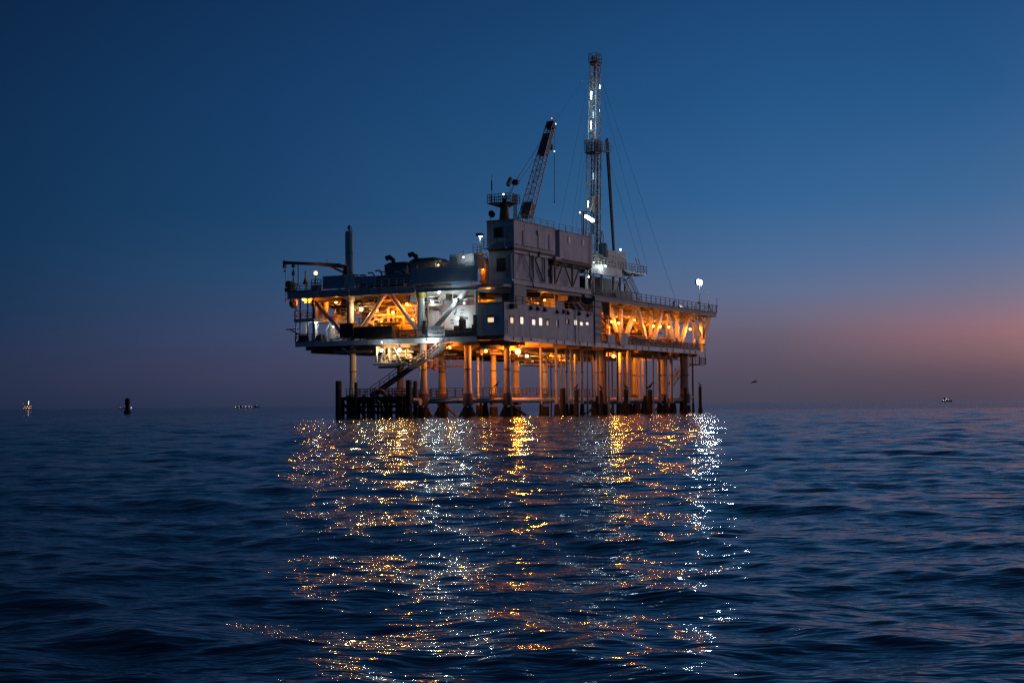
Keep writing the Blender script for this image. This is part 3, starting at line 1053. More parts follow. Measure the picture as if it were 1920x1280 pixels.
# ------------------------------------------------------------------ left topsides
def clad(name, label, cat, x0, y0, x1, y1, u0, u1, m, ribs=5, vert=False):
    v0, v1, z0, z1 = rectL(x0, y0, x1, y1, u0)
    T = Thing(name, label, cat, ((u0 + u1) / 2, (v0 + v1) / 2, z0))
    T.part('body', MB().box(u0, u1, v0, v1, z0, z1), m)
    mb = MB()
    if vert:
        for i in range(ribs):
            v = v0 + (v1 - v0) * (i + .5) / ribs
            mb.box(u0 - .05, u0, v - .06, v + .06, z0 + .08, z1 - .08)
    else:
        for i in range(ribs):
            z = z0 + (z1 - z0) * (i + .5) / ribs
            mb.box(u0 - .05, u0, v0 + .05, v1 - .05, z - .07, z + .07)
    T.part('ribbing', mb, m)
    T.part('cap', MB().box(u0 - .07, u1 + .02, v0 - .04, v1 + .04, z1, z1 + .07), m)
    return T, v0, v1, z0, z1


clad('wind_wall', 'long ribbed blue-grey wind wall above the white-lit bay', 'wind wall', 771, 501, 893, 531, .12, .5, 'blue', 6)
clad('wind_wall', 'ribbed blue-grey wind wall left of the pale cabinet', 'wind wall', 605, 518, 644, 541, .1, .5, 'blue', 5)
clad('wind_wall', 'ribbed blue-grey wind wall right of the pale cabinet', 'wind wall', 667, 519, 704, 531, .15, .5, 'blue', 4)
clad('wind_wall', 'dark low wind wall in front of the finned generator housing', 'wind wall', 704, 521, 770, 531, .3, .6, 'green', 3)
T, v0, v1, z0, z1 = clad('switch_cabinet', 'pale square cabinet on the left upper deck edge under the teal vent stack', 'cabinet', 646, 515, 665, 541, .0, 1.4, 'bright', 2)
T.part('door_seam', MB().box(-.03, 0, (v0 + v1) / 2 - .02, (v0 + v1) / 2 + .02, z0 + .1, z1 - .1), 'grey')
T, v0, v1, z0, z1 = clad('deck_cage', 'small pale framed stair cage at the left upper deck edge', 'stair cage', 585, 535, 603, 546, -.2, -.1, 'grey', 2, True)
T.part('frame', MB().rail([(-.3, v0, z0), (-.3, v1, z0)], 1.6, .5, .05, 2), 'white')

q = L(655, 505, 4)
T = Thing('vent_stack', 'tall teal cylindrical vent stack on the left upper deck', 'vent stack', q)
zt = L(655, 434, 4)[2]
T.part('shell', MB().lathe((q[0], q[1], 0), [(.56, 17.1), (.56, zt - .2), (.5, zt), (.2, zt + .08)], 20), 'teal', smooth=True)
T.part('top_valve', MB().lathe((q[0], q[1] , zt), [(.08, 0), (.1, .3), (.22, .35), (.24, .7), (.12, .85)], 10), 'dark')
T.part('lifting_lug', MB().path([(q[0], q[1] - .2, zt), (q[0], q[1] - .42, zt + .5), (q[0], q[1] - .5, zt - .05)], .05, 6), 'dark')
T.part('band', MB().lathe((q[0], q[1], 0), [(.58, 20), (.58, 20.1)], 20).lathe((q[0], q[1], 0), [(.58, 22.6), (.58, 22.7)], 20), 'dark')

# knuckle boom laid flat
T = Thing('deck_crane', 'small dark deck crane with its boom laid flat over the left wing', 'crane', L(647, 517, 2.5))
a, b, c = L(535, 492.5, 2.5), L(640, 497, 2.5), L(648, 500, 2.5)
T.part('boom', MB().beam(a, lerp(a, b, .98), .3, .42).beam(lerp(a, b, .6), c, .36, .5), 'dark')
T.part('boom_head', MB().beam(off(a, dv=.1, dz=.3), off(a, dv=.1, dz=-.75), .3, .5), 'dark')
T.part('pedestal', MB().lathe(L(648, 518, 2.5), [(.5, 0), (.5, .6), (.38, .8), (.38, 1.3), (.2, 1.5)], 12), 'dark')
T.part('strut', MB().tube(L(618, 499, 2.5), L(645, 511, 2.5), .14), 'dark')
T.part('hoist_line', MB().beam(off(a, dv=.05), L(536, 558, 2.5), .045), 'cable')
T.part('hook_ball', MB().ball(L(534, 508, 2.5), .16), 'dark')
T.part('hook', MB().lathe(L(536, 563, 2.5), [(.05, -.3), (.13, -.15), (.1, .2), (.03, .35)], 8), 'dark')

# clutter on the left end of the upper deck
T = Thing('instrument_post', 'dark instrument post with a flared head on the left upper deck corner', 'post', L(550, 533, 1.5))
q = L(550, 533, 1.5)
T.part('post', MB().lathe(q, [(.09, 0), (.09, 1.2), (.22, 1.25), (.24, 1.7), (.09, 1.9), (.07, 2.3), (.3, 2.5), (.12, 2.9), (.12, 3.05)], 10), 'dark')
q = L(559, 535, 2)
one('whip_post', 'thin dark upright post under the flat crane boom', 'post', MB().tube(q, L(559, 496, 2), .07, n=6), 'dark', q)
q = L(573, 533, 1.5)
one('bell_vent', 'small dark bell-shaped vent beside the left orange pole lamp', 'vent', MB().lathe(q, [(.4, 0), (.3, .5), (.12, .9), (.1, 1.7), (.03, 1.9)], 10), 'dark', q)
q = L(543, 540, 2)
T = Thing('winch_drum', 'dark winch drum at the far left upper deck edge', 'winch', q)
T.part('drum', MB().path([(q[0] - .4, q[1], q[2] + .5), (q[0] + .8, q[1], q[2] + .5)], .5, 12), 'dark')
T.part('frame', MB().box(q[0] - .5, q[0] + .9, q[1] - .5, q[1] + .5, q[2] - .5, q[2]), 'dark')

# generator housings with bent exhausts
def genset(label, x0, y0, x1, y1, exx, exy, u, m, fins):
    v0, v1, z0, z1 = rectL(x0, y0, x1, y1, u)
    z0 = 17.1
    T = Thing('generator_housing', label, 'generator', (u + 2, (v0 + v1) / 2, z0), 'engine housings with bent exhausts')
    T.part('housing', MB().box(u, u + 4, v0, v1, z0, z1), m)
    T.part('roof', MB().add([(u - .1, v0 - .1, z1), (u + 4.1, v0 - .1, z1), (u + 4.1, v1 + .1, z1), (u - .1, v1 + .1, z1),
                             (u + .5, v0 + .5, z1 + .45), (u + 3.5, v0 + .5, z1 + .45), (u + 3.5, v1 - .4, z1 + .45), (u + .5, v1 - .4, z1 + .45)],
                            [(0, 3, 2, 1), (4, 5, 6, 7), (0, 1, 5, 4), (1, 2, 6, 5), (2, 3, 7, 6), (3, 0, 4, 7)]), 'dark')
    q = L(exx, exy, u + 1)
    zb = z1 + .4
    T.part('exhaust', MB().path([(q[0], q[1], zb), (q[0], q[1] + .05, zb + .5), (q[0], q[1] + .25, q[2] + .3), (q[0], q[1] + .65, q[2] + .62), (q[0], q[1] + 1.15, q[2] + .45)],
                                [.28, .28, .29, .32, .36], 12), 'dark', smooth=True)
    for i in range(fins):
        v = v0 + (v1 - v0) * (i + .5) / fins
        T.part('side_panel', MB().box(u - .05, u, v - (v1 - v0) / fins * .42, v + (v1 - v0) / fins * .42, z0 + .3, z1 - .15), m)
    return T, v0, v1, z0, z1


T, v0, v1, z0, z1 = genset('dark green generator housing with bent exhaust and two pale pipes, the left one', 721, 497, 762, 528, 738, 490, 2, 'green', 4)
for x in (741, 748):
    q = L(x, 512, 1.9)
    T.part('pale_pipe', MB().tube((1.85, q[1], 17.4), (1.85, q[1], 19.6), .09, n=8), 'pipe2')
genset('low dark generator housing with bent exhaust beside the white hoop frame', 768, 489, 816, 508, 781, 484, 2.5, 'green', 3)
q0 = L(700, 510, 6)
one('hose_rack', 'reddish low rack of gear right of the teal vent stack', 'rack', MB().add(
    [(5, q0[1] + 3, 18.0), (9, q0[1] + 3, 18.0), (9, q0[1] - 1.0, 18.0), (5, q0[1] - 1.0, 18.0), (5, q0[1] + 2.4, 19.2), (9, q0[1] + 2.4, 19.2), (9, q0[1] - .2, 18.9), (5, q0[1] - .2, 18.9)],
    [(0, 3, 2, 1), (4, 5, 6, 7), (0, 1, 5, 4), (1, 2, 6, 5), (2, 3, 7, 6), (3, 0, 4, 7)]), 'red', (6, q0[1], 17.1))

# white hoop frame, pale cabin, lit equipment near the right end of the wind wall
T = Thing('hoop_frame', 'white rounded hoop frame standing behind the blue wind wall', 'frame', L(825, 503, 2))
a, b = L(815, 504, 1.5), L(830, 504, 1.5)
zt = L(822, 488.5, 1.5)[2]
T.part('hoop', MB().path([off(a), (a[0], a[1], zt - .3), (a[0], a[1] - .25, zt), (b[0], b[1] + .25, zt), (b[0], b[1], zt - .3), off(b)], .09, 8), 'bright')
for x in (833, 836.5, 840):
    q = L(x, 504, 1.5)
    T.part('upright', MB().beam(q, (q[0], q[1], zt - .15), .17), 'white')
T, v0, v1, z0, z1 = clad('white_cabin', 'white lit deck cabin with a glazed corner behind the blue wind wall', 'cabin', 843, 477.5, 888, 503, 1.2, 4.2, 'bright', 9, True)
a, b = L(846, 500, 1.1), L(857, 480, 1.1)
T.part('corner_window', MB().box(1.05, 1.15, b[1], a[1], a[2] + .6, b[2] - .1), 'teal')
T.part('lower_ledge', MB().box(.7, 1.1, v0 + 1, v1 - .1, z0, z0 + .75), 'grey')
SCU = 3.2
T = Thing('scaffold_tower', 'orange-lit scaffold stair tower beside the stacked cabins', 'scaffold', (2.2 + SCU, 4.6 + .5 * SCU, 17.1))
T.base = (2.2, 4.6, 17.1)
T.part('frame', MB().lattice((2.2, 4.75, 17.1), (2.2, 4.75, 21.4), .8, .8, .55, .55, 5, .06, .05, (1, 0, 0)), 'mid')
T.part('hut', MB().box(1.9, 3.0, 4.0, 4.6, 17.5, 20.6), 'mid')
T.part('hut_roof', MB().add([(1.6, 3.95, 20.5), (3.2, 3.95, 20.5), (3.2, 4.9, 20.5), (1.6, 4.9, 20.5), (1.6, 4.4, 21.1), (3.2, 4.4, 21.1)],
                            [(0, 3, 2, 1), (0, 1, 5, 4), (3, 4, 5, 2), (0, 4, 3), (1, 2, 5)]), 'mid')
T.part('gate_frame', MB().beam((1.0, 5.55, 17.2), (1.0, 5.55, 21.5), .2).beam((1.0, 5.55, 21.4), (1.0, 4.4, 21.6), .16), 'white')
T.part('top_platform', MB().box(1.0, 2.6, 3.95, 5.3, 21.55, 21.65), 'white')
T.part('top_railing', MB().rail([(1.0, 5.3, 21.65), (1.0, 4.0, 21.65)], 1.1, .6, .04, 2), 'white')

def late_topside():
    pipework('topside_pipework', 'dark pipes and valves along the left upper deck behind the wind walls', (1.2, 2.0, 13.5, 27.0, 17.2, 19.0), 22, 51, ('grey', 'pipe2', 'dark'), 6, 2)
one('top_railing', 'thin grey railing along the top of the long blue wind wall', 'railing', MB().rail([(.6, 4.6, 19.4), (.6, 13.4, 19.4)], .9, 1.3, .035, 1), 'grey', (.6, 9, 19.4))
one('edge_railing', 'pale railing along the left upper deck edge in front of the vent stack', 'railing', MB().rail([(.2, 14.0, 17.42), (.2, 29.4, 17.42)], 1.05, 1.2, .045, 2), 'bright', (.2, 22, 17.42))
T = Thing('deck_piping', 'pale pipe bends standing between the generator housings and the vent stack', 'pipework', (1.6, 19, 17.2))
for v_ in (15.2, 16.4, 18.9, 19.6, 20.8, 22.0):
    T.part('pipe', MB().path([(1.6, v_, 17.2), (1.6, v_, 18.9 + .3 * (v_ % 2)), (1.6, v_ + .3, 19.3 + .3 * (v_ % 2)), (1.6, v_ + 1.0, 19.3 + .3 * (v_ % 2))], .12, 8), 'bright', smooth=True)
T = Thing('cable_tray', 'grey cable tray and conduits on the side of the stacked cabins', 'cable tray', (9, -.2, 22))
T.part('tray', MB().box(3.2, 13.8, -.26, -.12, 22.25, 22.38), 'grey')
for u in (5.0, 9.4, 12.6):
    T.part('conduit', MB().tube((u, -.16, 22.3), (u, -.16, 24.6 - .3 * (u % 2)), .045, n=6), 'grey')
T.part('junction_box', MB().box(9.1, 9.7, -.3, -.12, 24.1, 24.7), 'white')
T = Thing('cabin_ladder', 'thin grey ladder up the upper cabin beside the drilling mast', 'ladder', (25.4, -.2, 21.6))
mbl = MB().beam((25.2, -.25, 21.6), (25.2, -.25, 25.9), .05).beam((25.6, -.25, 21.6), (25.6, -.25, 25.9), .05)
for i in range(13):
    mbl.beam((25.2, -.25, 21.8 + i * .32), (25.6, -.25, 21.8 + i * .32), .035)
T.part('ladder', mbl, 'grey')
one('roof_railing', 'thin railing round the roof of the upper cabins', 'railing', MB().rail([(2.7, 0, 25.56), (14.4, 0, 25.56)], .8, 1.9, .025, 1).rail([(16, 0, 25.46), (26.4, 0, 25.46)], .8, 1.9, .025, 1), 'grey', (14, 0, 25.5))

# ------------------------------------------------------------------ process equipment in the bays
def pipe_run(rr, box, m, T, r=None):
    u0, u1, v0, v1, z0, z1 = box
    r = r or rr.choice((.06, .08, .1, .13, .17, .22))
    axis = rr.choice(('v', 'v', 'u', 'z', 'z'))
    p = [rr.uniform(u0, u1), rr.uniform(v0, v1), rr.uniform(z0, z1)]
    pts = [tuple(p)]
    for k in range(rr.choice((1, 2, 2, 3, 4))):
        if axis == 'v':
            p[1] = rr.uniform(v0, v1)
        elif axis == 'u':
            p[0] = rr.uniform(u0, u1)
        else:
            p[2] = rr.uniform(z0, z1)
        pts.append(tuple(p))
        axis = rr.choice([x for x in 'uvz' if x != axis])
    # rounded elbows
    out_ = [pts[0]]
    for i in range(1, len(pts) - 1):
        a, b, c = map(Vector, pts[i - 1:i + 2])
        k = min(r * 2.2, (a - b).length * .45, (c - b).length * .45)
        for q in (b + (a - b).normalized() * k, b + ((a - b).normalized() + (c - b).normalized()) * k * .3, b + (c - b).normalized() * k):
            out_.append(tuple(q))
    out_.append(pts[-1])
    clean = [out_[0]]
    for q in out_[1:]:
        if (Vector(q) - Vector(clean[-1])).length > .02:
            clean.append(q)
    if len(clean) < 2:
        return
    mb = MB().path(clean, r, 8)
    a, b = Vector(pts[0]), Vector(pts[1])
    ln = (b - a).length
    if ln > 1.0:
        for t in ([.5] if ln < 3 else [.3, .7]):
            c = a.lerp(b, t)
            d = (b - a).normalized() * .06
            mb.tube(c - d, c + d, r * 1.7, n=8)
    T.part('pipe', mb, m)
    return clean


def valve(T, p, s, m):
    mb = MB().ball(p, .22 * s, 8, 5)
    mb.tube(p, off(p, dz=.55 * s), .05 * s, n=6)
    mb.path([off(p, -.35 * s), off(p, .35 * s)], .12 * s, 8)
    o = T.part('valve', mb, m)
    c = off(p, dz=.55 * s)
    ring = [(c[0] + .26 * s * math.cos(t), c[1] + .26 * s * math.sin(t), c[2]) for t in [i * math.pi / 4 for i in range(9)]]
    T.part('handwheel', MB().path(ring, .035 * s, 5), 'red', o)


def pipework(name, label, box, n, seed, mats=('pipe', 'pipe2', 'mid', 'yellow'), valves=8, frames=3):
    rr = random.Random(seed)
    u0, u1, v0, v1, z0, z1 = box
    T = Thing(name, label, 'pipework', ((u0 + u1) / 2, (v0 + v1) / 2, z0))
    for i in range(n):
        pts = pipe_run(rr, box, rr.choice(mats), T)
        if valves and pts and rr.random() < .5 and valves > 0:
            valve(T, pts[len(pts) // 2], rr.uniform(.7, 1.2), rr.choice(mats))
            valves -= 1
    for i in range(frames):
        v = v0 + (v1 - v0) * (i + .5) / max(frames, 1)
        u = rr.uniform(u0, u1)
        T.part('support_frame', MB().beam((u, v, z0), (u, v, z1), .16).beam((u, v - .8, (z0 + z1) / 2), (u, v + .8, (z0 + z1) / 2), .14), 'mid')
    return T


def vessel_v(name, label, u, v, z0, z1, r, m, cat='vessel'):
    T = Thing(name, label, cat, (u, v, z0))
    T.part('shell', MB().lathe((u, v, 0), [(r * .8, z0), (r, z0 + .25), (r, z1 - r * .5), (r * .75, z1 - r * .15), (r * .2, z1)], 18), m, smooth=True)
    T.part('nozzle', MB().path([(u, v, z1 - .1), (u, v, z1 + .4), (u, v + .3, z1 + .6), (u, v + 1.1, z1 + .6)], .12, 8), 'pipe2')
    T.part('band', MB().lathe((u, v, 0), [(r + .04, z0 + (z1 - z0) * .35), (r + .04, z0 + (z1 - z0) * .35 + .12)], 18), 'mid')
    return T


def vessel_h(name, label, u, v0, v1, z, r, m, along='v', cat='vessel'):
    c = (u, (v0 + v1) / 2, z - r - .5)
    T = Thing(name, label, cat, c)
    if along == 'v':
        pts = [(u, v0, z), (u, v0 + .25, z), (u, v1 - .25, z), (u, v1, z)]
        sad = [(u, v0 + (v1 - v0) * t) for t in (.2, .8)]
    else:
        pts = [(v0, u, z), (v0 + .25, u, z), (v1 - .25, u, z), (v1, u, z)]
        T.o.location = W(((v0 + v1) / 2, u, z - r - .5))
        T.base = ((v0 + v1) / 2, u, z - r - .5)
        sad = [(v0 + (v1 - v0) * t, u) for t in (.2, .8)]
    T.part('shell', MB().path(pts, [r * .6, r, r, r * .6], 16), m, smooth=True)
    for a, b in sad:
        T.part('saddle', MB().box(a - .25, a + .25, b - .25, b + .25, z - r - .5, z - r * .7), 'mid')
        T.part('manway', MB().lathe((a, b, z + r * .85), [(.22, 0), (.22, .35), (.3, .36), (.3, .46)], 10), 'mid')
    return T


late_topside()
# main orange bay on the short side
pipework('process_pipework', 'dense orange-lit pipework filling the bay between the crossed braces', (1.6, 6.0, 13.4, 22.4, 10.5, 15.0), 70, 21, ('pipe', 'leg', 'mid', 'yellow', 'dark'), valves=20, frames=5)
pipework('ceiling_pipework', 'pipe runs under the ceiling of the orange bay on the short side', (1.2, 6, 13.0, 28.5, 14.4, 15.8), 44, 22, ('dark', 'mid', 'pipe', 'dark'), valves=6, frames=0)
vessel_v('separator', 'bright orange-lit upright separator with wide bend near the white leg', 4.6, 14.6, 10.4, 13.9, .75, 'pipe')
vessel_v('separator', 'upright separator right behind the middle of the braced bay', 6.6, 17.6, 10.4, 14.6, .6, 'pipe')
vessel_h('horizontal_vessel', 'orange-lit horizontal vessel low in the braced bay', 5.5, 15.2, 19.8, 12.0, .7, 'pipe')
vessel_h('horizontal_vessel', 'orange-lit horizontal vessel deep in the bay behind the left brace', 9.5, 18.5, 23.5, 12.6, .8, 'pipe')
pipework('rear_pipework', 'dim orange pipework at the back of the bay behind the left leg', (8.5, 13.4, 18.5, 30.0, 10.6, 15.6), 60, 27, ('pipe', 'mid', 'mid', 'pipe2'), 10, 5)
T = Thing('control_skid', 'yellow-lit framed control skid in the right half of the braced bay', 'skid', (3.4, 16.2, 10.4))
T.part('panel', MB().box(3.3, 4.3, 14.2, 17.4, 11.6, 14.0), 'yellow')
T.part('frame', MB().lattice((3.1, 16, 10.4), (3.1, 16, 14.3), .35, .35, 1.9, 1.9, 4, .07, .06, (1, 0, 0)), 'yellow')
for i in range(6):
    T.part('gauge_door', MB().box(3.24, 3.3, 14.4 + i * .5, 14.8 + i * .5, 12.2, 13.6), 'pipe')
T, v0, v1, z0, z1 = clad('waste_container', 'long black container on the deck under the left brace', 'container', 663, 613, 735, 633, .35, 2.2, 'black', 12, True)
T, v0, v1, z0, z1 = clad('tool_box', 'dark tool container at the foot of the left leg', 'container', 637, 607, 662, 633, .1, 1.3, 'dark', 6, True)
q = L(635, 600, 5)
T = Thing('storage_tank', 'round storage tank with a conical roof beside the left leg', 'tank', (6.2, q[1] + .3, 10.4))
T.part('shell', MB().lathe((6.2, q[1] + .3, 0), [(1.75, 11.0), (1.75, 14.0)], 24), 'pipe', smooth=True)
T.part('cone_roof', MB().lathe((6.2, q[1] + .3, 0), [(1.85, 14.0), (1.8, 14.1), (.25, 14.75)], 24), 'mid')
for a in range(4):
    t = a * math.pi / 2 + .5
    T.part('leg', MB().beam((6.2 + 1.5 * math.cos(t), q[1] + .3 + 1.5 * math.sin(t), 10.36), (6.2 + 1.5 * math.cos(t), q[1] + .3 + 1.5 * math.sin(t), 11.0), .25), 'mid')
pipework('wing_pipework', 'orange-lit pipes above the round storage tank in the left wing', (2, 7, 24.5, 29, 13.9, 15.8), 26, 23, valves=8, frames=2)
vessel_v('tall_filter', 'tall orange-lit filter vessel at the far left of the wing', 3.4, 31.2, 13.7, 16.2, .42, 'pipe')
vessel_v('tall_filter', 'second orange-lit filter vessel beside the left wing post', 3.4, 30.1, 13.7, 16.3, .40, 'pipe')
q = L(550, 568, 1.5)
one('round_float', 'round dark float hung on the outer left wing', 'float', MB().ball(q, .6, 12, 8, 1.25), 'mid', off(q, dz=-.75), smooth=True)
pipework('white_manifold', 'white-lit manifold on the lower left wing', (1.6, 5, 24.8, 28.2, 10.5, 13.0), 20, 24, ('white', 'pipe2', 'white'), 8, 3)
T = Thing('hose_davit', 'white bent davit arm on the lower left wing', 'davit', (1.5, 28.2, 10.4))
T.part('arm', MB().path([(1.5, 28.6, 10.4), (1.5, 28.6, 12.2), (1.5, 28.2, 12.8), (1.5, 27.5, 12.9), (1.5, 27.0, 12.4)], .14, 8), 'white', smooth=True)
T.part('base', MB().box(1.2, 1.8, 28.3, 28.9, 10.38, 10.7), 'white')
T = Thing('rescue_winch', 'dark winch with projecting arm at the lower left deck corner', 'winch', (1, 31.8, 10.4))
T.part('drum', MB().path([(.6, 31.2, 11.0), (.6, 32.4, 11.0)], .45, 10), 'dark')
T.part('arm', MB().beam((.6, 32.2, 11.3), (.6, 34.0, 12.2), .16).beam((.6, 34.8, 12.25), (.6, 32.6, 12.25), .14), 'dark')
T.part('frame', MB().box(.2, 1.1, 31.1, 32.6, 10.38, 10.65), 'dark')
q = L(600, 622, 1.2)
one('covered_pump', 'low dark covered pump on the lower left wing', 'pump', MB().add(
    [(.8, q[1] - .6, 10.4), (2, q[1] - .6, 10.4), (2, q[1] + .8, 10.4), (.8, q[1] + .8, 10.4), (1, q[1] - .3, 11.5), (1.8, q[1] - .3, 11.5), (1.8, q[1] + .4, 11.3), (1, q[1] + .4, 11.3)],
    [(0, 3, 2, 1), (4, 5, 6, 7), (0, 1, 5, 4), (1, 2, 6, 5), (2, 3, 7, 6), (3, 0, 4, 7)]), 'dark', (1.4, q[1], 10.4))

# white-lit bay with the two-storey control room
T = Thing('control_room', 'white control room with glazed upper storey in the white-lit bay', 'control room', (5, 8, 10.4))
v0, v1, z0, z1 = rectL(805, 573, 893, 616, 3.6)
T.part('wall', MB().box(3.6, 3.75, v0, v1, 10.4, z1), 'white')
T.part('wall_return', MB().box(3.76, 8, v0, v0 + .15, 10.4, z1), 'white')
T.part('floor_beam', MB().box(2.9, 3.6, v0 + 2.8, v1 + .3, z1, z1 + .32), 'mid')
T.part('upper_wall', MB().box(4.2, 4.35, v0, v1, z1 + .3, 15.9), 'wall')
for x0, x1, m in ((806, 809, 'white'), (821, 824, 'white'), (826, 831, 'mid')):
    a, b = L(x0, 570, 3.7), L(x1, 545, 3.7)
    T.part('mullion', MB().box(3.65, 3.85, b[1], a[1], z1 + .3, 15.9), m)
a, b = L(810, 571, 3.75), L(821, 549, 3.75)
T.part('window_pane', MB().box(3.78, 3.82, b[1], a[1], z1 + .4, 15.6), 'blue')
a, b = L(832, 571, 3.75), L(848, 549, 3.75)
T.part('window_pane', MB().box(3.78, 3.82, b[1], a[1], z1 + .4, 15.6), 'blue')
a, b = L(862, 572, 3.6), L(890, 560, 3.6)
T.part('side_hatch', MB().box(3.5, 4.2, b[1], a[1], z1 + .05, z1 + 1.2), 'mid')
for x0, y0, x1, y1 in ((863, 594, 877, 599), (864, 581, 871, 582.2), (864, 586, 869, 587), (845, 599, 850, 601), (846, 604.5, 851, 606)):
    a, b = L(x0, y1, 3.6), L(x1, y0, 3.6)
    T.part('wall_box', MB().box(3.5, 3.6, b[1], a[1], a[2], b[2]), 'dark')
for x0, y0, x1, y1 in ((805, 580, 818, 616), (819, 582, 822, 610)):
    a, b = L(x0, y1, 3.55), L(x1, y0, 3.55)
    T.part('door', MB().box(3.52, 3.6, b[1], a[1], 10.45, b[2]), 'wall')
a = L(855, 578, 3.5)
T.part('hanging_hose', MB().path([a, off(a, dz=-.6), off(a, dv=.25, dz=-.85), off(a, dv=.3, dz=-.5)], .05, 6), 'black')
T.part('cable_loop', MB().path([L(812, 581, 3.5), L(826, 581, 3.5), L(829, 585, 3.5), L(826, 590, 3.5)], .05, 6), 'black')
pipework('bay_ceiling_pipes', 'pipes and trays under the ceiling of the white-lit bay', (1.2, 3.2, 4.5, 12.5, 15.3, 15.9), 12, 25, ('white', 'pipe2', 'mid'), 0, 0)
SG = Thing('sign_board', 'white sign board with rows of dark lettering hung on the deck railing', 'sign', L(818, 629, .05))
v0, v1, z0, z1 = rectL(802.5, 611.5, 834, 629.5, .05)
SG.part('board', MB().box(.0, .06, v0, v1, z0, z1), 'bright')
mbt = MB()
rr = random.Random(3)
for row, (h, dens) in enumerate(((.16, .8), (.10, .7), (.10, .75))):
    z = z1 - .22 - row * .26
    v = v1 - .25 - (0 if row else .3)
    while v > v0 + .2:
        w = rr.uniform(.05, .12)
        if rr.random() < dens:
            mbt.box(-.008, 0, v - w, v, z - h, z)
        v -= w + .05
mbt.box(-.008, 0, v0 + .2, v1 - .75, z0 + .32, z0 + .40).box(-.008, 0, v0 + .25, v1 - .75, z0 + .20, z0 + .25)
SG.part('lettering', mbt, 'dark')
for x, y0, y1, m, w in ((796.5, 601, 627, 'black', .5),):
    q = L(x, 627, .5)
    T = Thing('mushroom_vent', 'dark mushroom vent on the deck beside the white leg', 'vent', q)
    T.part('stem', MB().lathe(q, [(.34, 0), (.34, 1.0), (.22, 1.25), (.18, 1.5)], 12), 'black')
    T.part('cap', MB().lathe(off(q, dz=1.5), [(.2, 0), (.32, .1), (.28, .3), (.1, .36)], 12), 'black')
one('orange_riser', 'thin rust-brown riser pipe next to the white leg', 'pipe', MB().tube((1.0, L(802, 600, 1)[1], 10.4), (1.0, L(802, 600, 1)[1], 16.3), .14), 'mid', (1, L(802, 600, 1)[1], 10.4))
T = Thing('deck_machinery', 'dark machinery on skids behind the sign board', 'machinery', (1.2, 7, 10.4))
T.part('skid', MB().box(.5, 1.8, 4.6, 9.6, 10.38, 10.7), 'dark')
for v, w, h, m in ((9.0, .8, 1.0, 'dark'), (7.6, .5, 1.5, 'red'), (6.9, .35, 2.3, 'black'), (5.9, .9, 1.1, 'dark'), (4.9, .5, 1.6, 'black')):
    T.part('machine', MB().box(.7, 1.6, v - w, v + w * .6, 10.7, 10.4 + h), m)
T.part('rail_pipe', MB().path([(.6, 9.6, 11.1), (.6, 5, 11.1)], .07, 6), 'pipe2')
q = L(888, 612, .4)
one('locker', 'narrow dark locker against the left end of the living quarters', 'locker', MB().box(.3, .8, 4.05, 4.75, 10.4, 13.2).box(.25, .3, 4.1, 4.4, 10.5, 13.1), 'dark', (.5, 4.4, 10.4))

# equipment above the living quarters' roof
pipework('roof_pipework', 'dim orange-lit pipework between the living quarters roof and the braced cabin', (5, 17, 2.6, 6.5, 14.75, 16.9), 34, 26, valves=8, frames=3)
T = Thing('roof_stair', 'grey-lit covered stair at the right end of the living quarters roof', 'stair', (23, 1.5, 14.7))
T.part('enclosure', MB().box(18.5, 21.5, 2.0, 4, 14.7, 16.7), 'wall')
T.part('stringer', MB().beam((26.2, 1.1, 14.75), (22.0, 1.1, 17.1), .1, .3, (0, 0, 1)).beam((26.2, 2.0, 14.75), (22.0, 2.0, 17.1), .1, .3, (0, 0, 1)), 'wall')
for i in range(9):
    t = (i + .5) / 9
    T.part('tread', MB().box(26.2 - 4.2 * t - .14, 26.2 - 4.2 * t + .14, 1.15, 1.95, 14.75 + 2.35 * t - .03, 14.75 + 2.35 * t), 'wall')
T.part('rail', MB().beam((26.2, 1.1, 15.75), (22.0, 1.1, 17.0), .06), 'wall')
one('hanging_hose', 'black hose looped down at the right end of the living quarters roof', 'hose', MB().path(
    [(24, .3, 17.0), (25, .3, 16.6), (25.6, .3, 15.9), (25.8, .3, 14.9), (25.8, -.1, 14.2)], .09, 8), 'black', (25, .3, 14.7))

